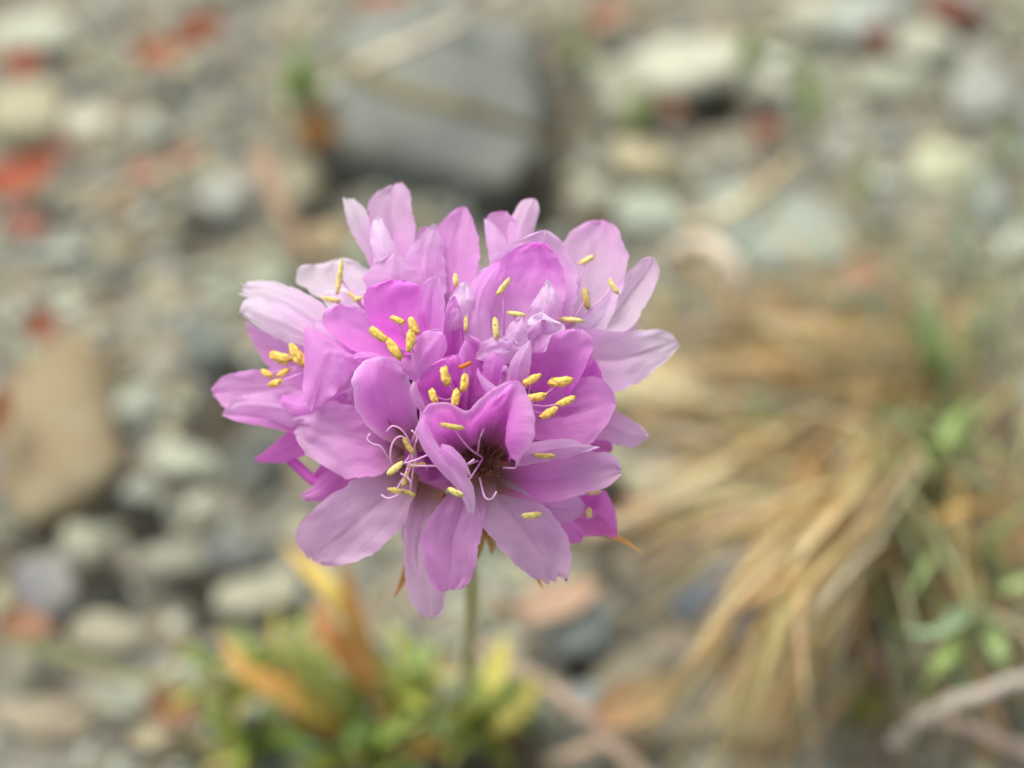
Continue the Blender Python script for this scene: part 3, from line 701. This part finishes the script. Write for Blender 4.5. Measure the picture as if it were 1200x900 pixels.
# long petal to the right
P("side_right", [(645, 400), (685, 382), (715, 388), (740, 388), (766, 386), (786, 390), (795, 402)], [(670, 455), (705, 462), (735, 455), (762, 438), (785, 420), (796, 406)], 72, 15, MID, WHIT * .93, bow=10, cup=-10, crease=7)
P("side_low", [(672, 475), (710, 478), (735, 488), (752, 500), (760, 510)], [(662, 512), (698, 514), (722, 521), (742, 524), (758, 514)], 40, 15, MID, PALE, cup=12, rip=6)
P("side_low", [(670, 490), (700, 500), (715, 512), (718, 526)], [(655, 525), (688, 534), (710, 532), (717, 528)], 20, 5, DEEP, DEEP)
# upper right floret
P("up_right", [(575, 395), (556, 352), (572, 312), (597, 287), (622, 274), (638, 270)], [(658, 395), (674, 355), (678, 328), (669, 302), (656, 281), (643, 270)], 62, 58, MID, PALE, cup=-18, rim=.5)
P("up_right", [(572, 400), (560, 358), (566, 328), (588, 303), (612, 287), (630, 284)], [(652, 395), (660, 355), (662, 328), (656, 306), (640, 286)], 88, 88, PALE * .9, DEEP * 1.15, cup=-14, crease=2, rip=7)
P("up_right", [(542, 405), (544, 365), (553, 332), (572, 312), (583, 305)], [(578, 405), (574, 368), (582, 340), (592, 318), (590, 308)], 98, 96, PALE, MID * 1.1, cup=8)
P("up_right", [(606, 400), (617, 368), (630, 345), (641, 328)], [(648, 395), (654, 366), (655, 350), (644, 329)], 112, 108, MID, WHIT * .95, cup=10, rip=8)
P("up_right", [(608, 418), (610, 392), (621, 373), (634, 366)], [(640, 412), (646, 395), (663, 384), (648, 374), (638, 367)], 132, 142, MID, WHIT, cup=-16, rip=8, rim=.9)
P("up_right", [(585, 415), (592, 388), (604, 373), (610, 371)], [(612, 420), (618, 398), (617, 380), (612, 371)], 138, 136, PALE, PALE, cup=8, rip=8)
P("up_right", [(555, 420), (565, 402), (580, 395), (594, 396)], [(590, 430), (605, 420), (612, 410), (604, 398)], 140, 146, PALE, PALE, cup=8, rip=8)
# left floret (pale, two lobed petals)
P("left", [(412, 392), (372, 352), (342, 336), (312, 329), (288, 330)], [(405, 410), (370, 398), (338, 376), (308, 358), (283, 345)], 62, 10, PALE, WHIT, bow=8, cup=8)
P("left", [(392, 400), (345, 362), (312, 350), (287, 351), (281, 364)], [(378, 410), (350, 404), (332, 400), (308, 388), (284, 370)], 66, 28, PALE * .96, WHIT, cup=9, rip=5)
P("left", [(380, 418), (340, 398), (305, 386), (288, 378)], [(372, 460), (338, 446), (312, 426), (294, 398)], 22, 0, MID, MID * 1.05, cup=-12)
P("left", [(415, 415), (375, 390), (357, 385), (356, 425), (355, 458), (361, 480)], [(432, 425), (420, 428), (408, 444), (390, 462), (376, 476), (367, 481)], 104, 86, MID * 1.1, MID * 1.15, cup=10, bow=6, rip=6)
P("left", [(420, 400), (400, 380), (385, 372), (372, 372)], [(420, 440), (395, 430), (372, 410), (366, 385)], 80, 72, MID, PALE * .95, cup=9)
# back left floret (nearly white)
P("back_left", [(420, 370), (382, 352), (356, 336), (348, 321), (356, 311), (376, 309), (394, 304)], [(445, 365), (442, 342), (433, 320), (420, 308), (402, 303)], 8, -18, WHIT, WHIT * 1.02, cup=-12, bow=6)
P("back_left", [(400, 380), (385, 362), (378, 350), (385, 340)], [(440, 375), (440, 355), (425, 342), (400, 338)], 20, 10, WHIT, WHIT)
# lower left floret
P("lower_left", [(385, 440), (340, 433), (292, 433), (262, 440), (249, 456)], [(378, 478), (335, 478), (295, 482), (265, 478), (250, 464)], 42, -8, MID, MID * 1.12, cup=-12, bow=6)
P("lower_left", [(395, 455), (345, 458), (300, 461), (275, 466), (264, 480)], [(392, 490), (360, 492), (340, 500), (312, 490), (284, 484), (263, 485)], 60, 18, MID, PALE * .95, cup=12, bow=6)
P("lower_left", [(392, 485), (350, 484), (315, 483), (285, 482), (262, 484)], [(392, 500), (362, 502), (342, 506), (310, 500), (282, 495), (262, 488)], 50, 22, DEEP, MID * 1.1, cup=6, tilt=10)
P("lower_left", [(408, 440), (380, 445), (352, 465), (330, 462)], [(405, 480), (380, 490), (350, 488), (330, 475)], 72, 60, MID, MID * 1.1, cup=10)
P("lower_left", [(430, 440), (400, 460), (380, 475), (368, 472)], [(440, 470), (415, 482), (390, 488), (372, 482)], 84, 78, MID, PALE * .95)
# tiny left
P("tiny_left", [(385, 488), (345, 500), (317, 524), (297, 538)], [(380, 515), (350, 537), (322, 543), (300, 541)], 15, -10, DEEP, DEEP * 1.1, cup=10)
P("tiny_left", [(408, 535), (382, 552), (366, 570), (353, 579)], [(430, 555), (402, 575), (372, 588), (356, 586)], 32, 14, DEEP, MID, cup=8, rip=7)
P("tiny_left", [(410, 520), (385, 525), (375, 545), (368, 555)], [(430, 550), (405, 560), (385, 565), (372, 560)], 25, 12, DEEP, DEEP)
V, F = tube([HP(*q) for q in catmull([(338, 535, -5), (355, 552, -2), (372, 566, 10), (400, 580, 20)], 10)], .28, 8); mk("style", V, F, M_petal, FLO["tiny_left"][0], ROOT, cols=[DEEP] * len(V), uvs=np.zeros((len(V), 2)))
# low left floret
P("low_left", [(474, 505), (432, 478), (392, 472), (362, 479), (343, 489)], [(474, 540), (440, 560), (408, 562), (382, 546), (357, 532), (344, 512)], 98, 62, DEEP * 1.1, PALE, cup=-10, bow=16, rip=7, tiprag=1.2)
P("low_left", [(468, 538), (412, 565), (376, 590), (351, 614), (347, 634), (358, 652)], [(492, 558), (480, 600), (461, 627), (436, 650), (405, 662), (378, 663)], 92, 36, DUSK, DUSK * 1.08, cup=-10, bow=18, crease=6, rip=6)
P("low_left", [(484, 560), (476, 610), (473, 650), (475, 685), (483, 710), (496, 723)], [(520, 575), (512, 620), (504, 650), (510, 675), (522, 690), (519, 716), (508, 724)], 78, 46, DUSK, PALE, cup=-8, bow=18, crease=5, rip=5)
P("low_left", [(474, 528), (432, 502), (416, 472), (412, 446), (424, 425), (441, 418)], [(494, 515), (489, 482), (482, 452), (471, 432), (458, 421), (447, 418)], 100, 158, DEEP * 1.1, MID * 1.12, cup=-14, bow=-8, rim=.8)
P("low_left", [(478, 525), (486, 505), (492, 485), (486, 455)], [(494, 530), (500, 505), (500, 480), (488, 452)], 110, 156, MID, MID * 1.1, rim=.5)
P("low_left", [(440, 510), (418, 480), (412, 465), (420, 450)], [(470, 500), (455, 470), (440, 455), (428, 448)], 78, 96, DEEP, DEEP)
# up left floret
P("up_left", [(478, 420), (440, 422), (408, 408), (388, 392), (378, 379), (381, 364), (394, 358)], [(486, 398), (455, 376), (432, 365), (412, 358), (400, 357)], 118, 108, DEEP * 1.2, MID * 1.16, cup=-12)
P("up_left", [(476, 415), (444, 392), (429, 371), (426, 350), (436, 335), (455, 328)], [(502, 415), (500, 380), (496, 355), (494, 336), (472, 329)], 122, 138, DEEP * 1.25, DEEP * 1.2, cup=-16, crease=2)
P("up_left", [(490, 410), (488, 372), (491, 346), (499, 329), (510, 323)], [(516, 405), (521, 372), (520, 347), (516, 326)], 128, 148, DEEP * 1.1, MID * 1.1, cup=-8, tilt=8, rim=.4)
P("up_left", [(482, 430), (484, 407), (494, 391), (511, 385), (519, 390)], [(492, 446), (506, 434), (519, 420), (524, 406), (522, 394)], 140, 160, MID, MID * 1.12, cup=9, rim=.4)
P("up_left", [(486, 422), (455, 418), (430, 412), (412, 416)], [(494, 448), (474, 442), (448, 428), (420, 424)], 124, 118, MID, MID * 1.1, cup=8)
# right floret
P("right", [(612, 455), (617, 422), (630, 401), (650, 388), (668, 385)], [(668, 462), (686, 432), (694, 410), (695, 397), (682, 386)], 104, 128, MAG * 1.1, MID * 1.08, cup=-14, crease=2)
P("right", [(618, 480), (650, 457), (680, 441), (702, 444), (717, 456), (722, 470)], [(620, 515), (656, 518), (686, 522), (706, 505), (721, 478)], 104, 116, DEEP, MID * 1.02, cup=-14, crease=5)
P("right", [(604, 525), (638, 516), (668, 515), (686, 521)], [(604, 548), (645, 540), (680, 532), (704, 524)], 112, 128, MID, PALE * .92, cup=9, rim=.5)
P("right", [(594, 460), (597, 428), (607, 411), (619, 399)], [(614, 462), (620, 436), (623, 415), (621, 400)], 140, 166, MID, PALE, cup=9, rim=.6)
P("right", [(632, 470), (648, 440), (670, 420), (690, 415)], [(660, 490), (690, 470), (705, 445), (700, 425)], 92, 92, MAG, DEEP)
# bud and centre
P("bud", [(564, 450), (567, 422), (576, 413)], [(582, 455), (592, 440), (592, 422), (580, 413)], 150, 166, DEEP, MID, cup=12, rip=3)
P("bud", [(560, 430), (566, 440), (580, 452), (592, 458)], [(558, 438), (566, 455), (578, 464), (590, 464)], 172, 178, MID, PALE, cup=8)
P("bud", [(584, 455), (586, 440), (590, 428)], [(596, 452), (598, 440), (594, 428)], 165, 170, MID, PALE)
P("bud", [(556, 465), (554, 430), (548, 405), (543, 393)], [(580, 460), (576, 420), (566, 402), (552, 393)], 128, 150, DEEP * 1.1, MID, cup=-8)
P("centre", [(520, 492), (488, 462), (486, 450), (505, 428), (528, 416)], [(546, 488), (548, 450), (544, 425), (536, 416)], 112, 166, MAG * 1.1, DEEP * 1.15, cup=-20, rim=.35)
P("centre", [(534, 488), (532, 445), (538, 412), (545, 397)], [(565, 485), (572, 448), (570, 420), (556, 398)], 112, 150, MAG, MID * 1.05, cup=-14)
P("centre", [(518, 425), (518, 392), (522, 362), (530, 347)], [(540, 430), (542, 398), (540, 368), (534, 347)], 108, 122, MAG * 1.1, MID, cup=-12)
P("centre", [(500, 492), (484, 470), (480, 458), (484, 446)], [(515, 500), (505, 485), (492, 465), (487, 447)], 140, 168, MID, PALE, cup=8)
# front floret
def hood(fl, rows, cols):
    """two petals grown together into a hood: rows of points from throat to rolled rim"""
    nc, nr = 64, 34
    A_ = np.array([catmull(r, nc) for r in rows])                       # rows x nc x 3
    C_ = np.array([np.repeat(np.array(c)[None], nc, 0) for c in cols])
    s_ = np.linspace(0, len(rows) - 1, nr)
    V, U, C = [], [], []
    for j in range(nc):
        col = catmull(A_[:, j], nr)
        d = np.r_[0, np.cumsum(np.linalg.norm(np.diff(A_[:, j], axis=0), axis=1))]; d /= d[-1]
        cc = np.stack([np.interp(np.linspace(0, 1, nr), d, C_[:, j, k]) for k in range(3)], 1)
        for i in range(nr):
            u = i / (nr - 1); q = col[i]
            e = 3.2 * noise.noise(Vector((j * .16, u * 3, 4.0))) * u + 1.8 * noise.noise(Vector((j * .45, u * 6, 9.0))) * u + 1.2 * noise.noise(Vector((j * .9, u * 3, 2.0))) * u ** 4
            V.append(HP(q[0] + e * .7, q[1] + e * .5, q[2] + e)); U.append((j / (nc - 1) * 1.6, u)); C.append(cc[i])
    return mk("petal", V, grid_faces(nc, nr), M_petal, FLO[fl][0], ROOT, cols=np.array(C), uvs=U)
hood("front", [
    [(552, 546, 84), (553, 540, 84), (556, 535, 84), (560, 532, 84), (564, 530, 84), (568, 529, 84), (574, 529, 84), (580, 531, 84), (586, 535, 84), (590, 541, 84)],
    [(528, 532, 120), (524, 514, 120), (536, 506, 122), (552, 508, 128), (564, 497, 122), (575, 490, 120), (588, 490, 120), (596, 503, 122), (600, 522, 124), (597, 540, 120)],
    [(504, 515, 168), (508, 494, 168), (527, 485, 172), (549, 494, 178), (567, 480, 178), (584, 468, 176), (598, 462, 178), (598, 484, 190), (592, 514, 192), (599, 537, 176)],
    [(494, 502, 190), (500, 479, 188), (524, 474, 190), (548, 484, 190), (565, 469, 195), (583, 456, 198), (603, 447, 201), (616, 468, 202), (619, 510, 202), (606, 541, 184)],
    [(492.5, 502, 189), (498.5, 477, 186), (524, 471.5, 188), (548, 481.5, 188), (564, 466.5, 193), (582, 453.5, 195), (604, 445, 198), (621, 467, 200), (626, 512, 200), (607, 544, 182)]],
    [(.34, .17, .15), MAG * .95, DEEP * 1.05, MID * 1.12, PALE])
P("front", [(500, 482), (489, 500), (494, 522), (512, 548), (536, 574), (550, 600)], [(499, 481), (505, 506), (519, 529), (540, 549), (553, 567), (557, 588), (555, 602)], 190, 170, MID * 1.1, PALE, cup=12, rip=7, rim=.9, claw=False)
P("front", [(518, 520), (530, 524), (545, 540), (552, 557)], [(514, 530), (524, 540), (538, 552), (550, 558)], 196, 182, MID * 1.1, PALE, cup=5, rip=4, rim=.6, claw=False)
P("front", [(578, 548), (622, 545), (662, 534), (700, 528), (720, 535), (728, 549)], [(582, 578), (636, 588), (680, 580), (710, 571), (727, 556)], 112, 82, MAG * 1.15, PALE * .93, cup=-14, bow=10)
P("front", [(556, 562), (560, 602), (580, 637), (605, 661), (620, 675), (634, 683)], [(586, 556), (622, 580), (651, 606), (666, 636), (671, 664), (666, 681)], 110, 60, DUSK * .95, DUSK * 1.1, cup=-12, bow=18, crease=6, tiprag=1.6)
P("front", [(540, 560), (508, 600), (494, 630), (497, 656), (505, 681), (512, 692), (522, 692)], [(572, 562), (567, 612), (561, 640), (558, 660), (552, 680), (543, 691), (534, 690)], 112, 68, MID, MID * 1.12, cup=-9, bow=16, crease=5, tiprag=1.0)
# low right floret
P("low_right", [(610, 575), (645, 578), (676, 582), (686, 592)], [(615, 606), (645, 612), (666, 612), (684, 602)], 84, 58, MID, PALE * .95, cup=10)
P("low_right", [(660, 570), (700, 572), (715, 584), (722, 604), (724, 626)], [(660, 622), (688, 628), (705, 628), (720, 630)], 35, 18, DEEP, DEEP * 1.1, cup=-14, tilt=-8)
P("low_right", [(630, 585), (656, 600), (680, 618), (684, 630)], [(612, 618), (648, 632), (664, 638), (680, 636)], 58, 38, MID, DEEP * 1.15, cup=8)
P("low_right", [(640, 560), (690, 565), (705, 580), (700, 600)], [(640, 590), (670, 605), (690, 608), (698, 604)], 30, 24, DEEP, MID)
# under
P("under", [(480, 590), (470, 620), (476, 645)], [(510, 590), (500, 625), (482, 645)], 22, 10, DUSK, DUSK)
P("under", [(560, 580), (570, 615), (585, 640)], [(600, 580), (600, 615), (592, 640)], 30, 10, DUSK, DUSK)

# florets that face away from the viewer, so the head is a whole globe
fr = random.Random(3)
def auto_floret(d, r0, r1, c0, c1, key):
    d = np.array(d, float); d /= np.linalg.norm(d)
    x, y, z = 525 + d[0] * r0, 470 + d[1] * r0, d[2] * r0
    floret(key, x, y, z)
    a = np.cross(d, [0.3, .8, .52]); a /= np.linalg.norm(a); b = np.cross(d, a)
    for k in range(5):
        th = 2 * math.pi * (k + fr.uniform(-.15, .15)) / 5
        out = math.cos(th) * a + math.sin(th) * b; side = np.cross(d, out)
        flare = fr.uniform(.45, .8)
        V, U, C = [], [], []
        L = r1 - r0; sd_ = fr.uniform(0, 99)
        for i in range(12):
            u = i / 11
            cen = d * (r0 + L * (u * (1 - .25 * u))) + out * (8 + L * flare * u * u)
            wd = L * .36 * (math.sin(math.pi * min(1, .14 + .70 * u)) if u < 1 else .55) * (1 - max(0, u - .8) * 2.4)
            for j in range(9):
                v = -1 + j / 4
                q = cen + side * wd * v - out * 6 * (1 - v * v) * (-1) + d * 5 * noise.noise(Vector((u * 3, v * 2, sd_)))
                V.append(HP(525 + q[0], 470 + q[1], q[2])); U.append((v * .5 + .5, u)); C.append(c0 * (1 - u) + c1 * u)
        mk("petal", V, grid_faces(12, 9), M_petal, FLO[key][0], ROOT, cols=np.array(C), uvs=U)
n_auto = 0
for k in range(46):                       # directions spread over the globe (y down in the photo)
    zz = 1 - 2 * (k + .5) / 46; th = k * 2.399963
    rr_ = math.sqrt(1 - zz * zz); d = (rr_ * math.cos(th), rr_ * math.sin(th), zz)
    stemward = -(d[1] * -1 * UP[2] + d[2] * -FW[2])      # >0 towards the ground
    if stemward > .72: continue
    if np.dot(d, np.array([47, 70, 100]) / 130.9) > .9: continue
    if zz < -.15:
        auto_floret(d, 105, 190, MID, PALE, "auto%d" % n_auto); n_auto += 1
    elif zz > .1:
        auto_floret(d, 62, 118, DEEP, MID, "auto%d" % n_auto); n_auto += 1

# papery bracts under the head
def bract(p, wd, c0, c1):
    V, F, U = ribbon([HP(*q) for q in p], wd, n=12, fold=.4, prof=lambda u: (1 - u ** 1.6) * .95 + .05)
    uu = np.array([q[1] for q in U])[:, None]
    mk("bract", V, F, M_dead, plant, ROOT, cols=np.array(c0)[None] * (1 - uu) + np.array(c1)[None] * uu, uvs=U)
B0, B1 = srgb(196, 160, 96), srgb(206, 150, 84)
bract([(640, 590, -10), (700, 622, 2), (735, 636, 2), (754, 650, 2)], .85, B0, B1)
bract([(500, 630, -10), (482, 660, 0), (472, 682, 2), (462, 700, 4)], .8, B0, srgb(186, 128, 70))
bract([(600, 630, -20), (625, 670, 5), (636, 690, 8)], .7, B0, B1)
for x, y in [(560, 655), (575, 650), (535, 668), (590, 640), (515, 645), (548, 662)]:
    bract([(540 + (x - 540) * .3, 590, -45), (x, (y + 590) / 2 + 10, -22), (x, y, -25)], 1.5, B0, srgb(178, 160, 92))
for i in range(10):
    a = fr.uniform(0, 6.28)
    bract([(540 + math.cos(a) * 30, 560 + 20 * math.sin(a), -70 + 20 * math.sin(a)), (540 + math.cos(a) * 75, 580 + 30 * math.sin(a), -80 + 50 * math.sin(a)), (540 + math.cos(a) * 110, 560 + 30 * math.sin(a), -70 + 60 * math.sin(a))], 1.8, B0, B1)

# stamens -----------------------------------------------------------
av, af = ico(2); av3, af3 = ico(3)
def anther(fl, x, y, ang, ln, z, tone=0, tilt=0.0, thick=.40, fil=True):
    cols = [srgb(238, 198, 100), srgb(224, 206, 128), srgb(200, 176, 104), srgb(206, 116, 50)]
    top = HP(x, y, z); k = 1 / PXMM
    a = math.radians(ang)
    ax_ = RT * math.cos(a) + UP * math.sin(a) - FW * tilt; ax_ /= np.linalg.norm(ax_)
    b = np.cross(ax_, FW); b /= np.linalg.norm(b); c = np.cross(ax_, b)
    l2, w2 = ln * k * .48, ln * k * .5 * thick * .86
    vv, ff = (av3, af3) if tone == 0 else (av, af); gr_ = .34 if tone == 0 else .16
    V = []; C = []; base = np.array(cols[tone]); sd_ = x * .7 + y
    for p in vv:
        q = p.copy(); s = 1 + .16 * noise.noise(Vector(q) * 2.2 + Vector((sd_, 0, 0))) + .07 * noise.noise(Vector(q) * 6 + Vector((sd_, 3, 0))) + gr_ * noise.noise(Vector(q) * 6.5 + Vector((sd_, 5, 0)))
        groove = 1 - .30 * math.exp(-(q[1] / .24) ** 2) * (1 if q[2] < 0 else .2) * (1 - q[0] ** 4)
        bend = .18 * (q[0] ** 2 - .3)
        sq = (1 - .25 * q[0] ** 4) / math.sqrt(max(.25, 1 - .55 * q[0] ** 2))
        V.append(top + ax_ * q[0] * l2 * s + b * (q[1] * w2 * s * sq + bend * w2) + c * q[2] * w2 * s * groove * sq)
        C.append(base * (1 - .25 * math.exp(-(q[1] / .2) ** 2)) * (1 + .38 * noise.noise(Vector(q) * 7 + Vector((sd_, 9, 0)))))
    o, thr = FLO[fl]
    mk("anther", V, ff.tolist(), M_anther, o, ROOT, cols=np.array(C))
    if fil:
        th2 = thr + (HC - thr) * .12
        mid = (th2 + top) * .5 - FW * .35 - UP * .2
        pts = catmull([th2, mid, top + FW * .1], 10)
        V, F = tube(pts, np.linspace(.06, .045, 10), 7)
        mk("filament", V, F, M_fil, o, ROOT, cols=[(.80, .45, .74)] * len(V))
A = anther
for q in [(443, 392, -35, 25, 158), (462, 409, -55, 27, 162), (466, 375, -22, 18, 160), (485, 382, -68, 22, 166), (481, 399, 84, 25, 168)]: A("up_left", *q, tone=0, thick=.46)
for q in [(522, 441, -78, 23, 176), (544, 449, 80, 22, 180), (534, 466, 80, 21, 184), (508, 464, -72, 19, 178)]: A("centre", *q, tone=0, thick=.5)
A("centre", 545, 428, 22, 19, 172, 3, thick=.32)
for q in [(623, 445, 28, 23, 158), (657, 447, 8, 29, 150), (629, 465, 8, 23, 160), (664, 470, 24, 23, 156), (643, 484, 30, 24, 160)]: A("right", *q, tone=0, thick=.42)
A("front", 530, 500, -10, 31, 192, 2, thick=.24); A("front", 534, 577, -25, 21, 186, 1); A("front", 623, 604, 6, 25, 112, 1, thick=.36, fil=False); A("front", 638, 534, -2, 27, 142, 2, thick=.3, fil=False)
A("low_left", 463, 549, 38, 25, 150, 1, thick=.38); A("low_left", 479, 523, -60, 25, 140, 2, thick=.36); A("low_left", 464, 575, -10, 20, 128, 2, thick=.4); A("low_left", 480, 578, -25, 17, 128, 2, thick=.4)
A("low_left", 475, 562, 70, 22, 126, 2, thick=.3); A("low_left", 488, 545, 6, 24, 128, 2, thick=.25)
A("low_right", 690, 601, 88, 14, 62, 1, thick=.6); A("low_right", 697, 577, 8, 18, 60, 1, thick=.3)
A("up_right", 590, 336, 52, 27, 116, 1, thick=.3); A("up_right", 605, 368, -8, 23, 132, 1, thick=.32); A("up_right", 581, 385, 95, 27, 152, 1, thick=.34); A("top", 546, 380, 88, 21, 122, 1, thick=.3)
A("far_right", 687, 350, -80, 29, 66, 2, thick=.34); A("far_right", 719, 336, -58, 24, 60, 1, thick=.32); A("far_right", 687, 305, 26, 23, 50, 1, thick=.32); A("far_right", 669, 375, -5, 31, 92, 1, thick=.26)
A("top", 534, 328, -84, 17, 98, 1, thick=.45)
for q in [(329, 419, -18, 27, 62), (348, 416, -56, 29, 72), (313, 438, -30, 17, 56), (332, 437, 30, 17, 60), (323, 449, 20, 18, 62)]: A("left", *q, tone=0, thick=.5)
A("back_left", 398, 325, 82, 46, 40, 1, thick=.18); A("back_left", 388, 351, -12, 24, 44, 1, thick=.3); A("back_left", 414, 348, -40, 20, 34, 1, thick=.3); A("back_left", 420, 350, 20, 14, 36, 1, thick=.4)

def style(fl, pts, r=.058, col=(.80, .50, .72)):
    p = catmull([HP(*q) for q in pts], 18); V, F = tube(p, np.linspace(r, r * .8, 18), 7)
    mk("style", V, F, M_fil, FLO[fl][0], ROOT, cols=[col] * len(V))
for pts in [[(480, 540, 105), (481, 522, 138), (472, 505, 150), (460, 499, 152), (453, 506, 150)], [(466, 552, 118), (458, 540, 140), (459, 522, 148), (466, 512, 150), (473, 512, 150)],
            [(462, 548, 120), (452, 532, 142), (446, 523, 148), (436, 520, 150), (430, 514, 150), (434, 508, 152)], [(487, 535, 115), (486, 522, 146), (489, 512, 152), (482, 504, 154)],
            [(512, 528, 140), (490, 538, 152), (474, 543, 150)], [(512, 546, 140), (495, 546, 150), (476, 545, 148)], [(470, 555, 120), (478, 560, 140), (482, 566, 142)], [(447, 580, 126), (455, 584, 130), (466, 580, 130), (474, 572, 124)]]:
    style("low_left", pts)
for pts in [[(560, 530, 120), (562, 515, 160), (567, 502, 166)], [(560, 540, 120), (548, 544, 172), (556, 538, 176)], [(590, 548, 118), (604, 548, 150), (606, 540, 156)], [(562, 560, 110), (568, 582, 150), (576, 585, 152), (582, 576, 154)]]:
    style("front", pts, .06)
# the open throat: a brown-pink funnel with fine hairs
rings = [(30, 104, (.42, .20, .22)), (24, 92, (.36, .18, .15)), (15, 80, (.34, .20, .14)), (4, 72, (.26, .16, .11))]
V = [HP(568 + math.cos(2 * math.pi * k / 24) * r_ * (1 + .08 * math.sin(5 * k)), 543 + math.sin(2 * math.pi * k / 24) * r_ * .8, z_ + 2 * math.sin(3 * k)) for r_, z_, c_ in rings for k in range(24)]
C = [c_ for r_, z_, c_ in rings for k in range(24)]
F = [(i * 24 + k, i * 24 + (k + 1) % 24, (i + 1) * 24 + (k + 1) % 24, (i + 1) * 24 + k) for i in range(3) for k in range(24)] + [tuple(72 + k for k in range(24))]
mk("throat", V, F, M_petal, FLO["front"][0], ROOT, cols=np.array(C), uvs=np.zeros((len(V), 2)))
hv, hf = [], []
for i in range(46):
    a = fr.uniform(0, 6.28); r = fr.uniform(12, 34); x, y = 566 + math.cos(a) * r * .9, 536 + math.sin(a) * r
    V, F = tube(catmull([HP(568 + (x - 566) * .45, 540 + (y - 536) * .45, 84), HP(566 + (x - 566) * .8, 537 + (y - 536) * .8, 102), HP(x, y, 114)], 6), np.linspace(.07, .025, 6), 5)
    hf += [tuple(q + len(hv) for q in f) for f in F]; hv += list(V)
o = mk("throat_hairs", hv, hf, M_dead, FLO["front"][0], ROOT, cols=[srgb(146, 104, 78)] * len(hv)); o["kind"] = "stuff"
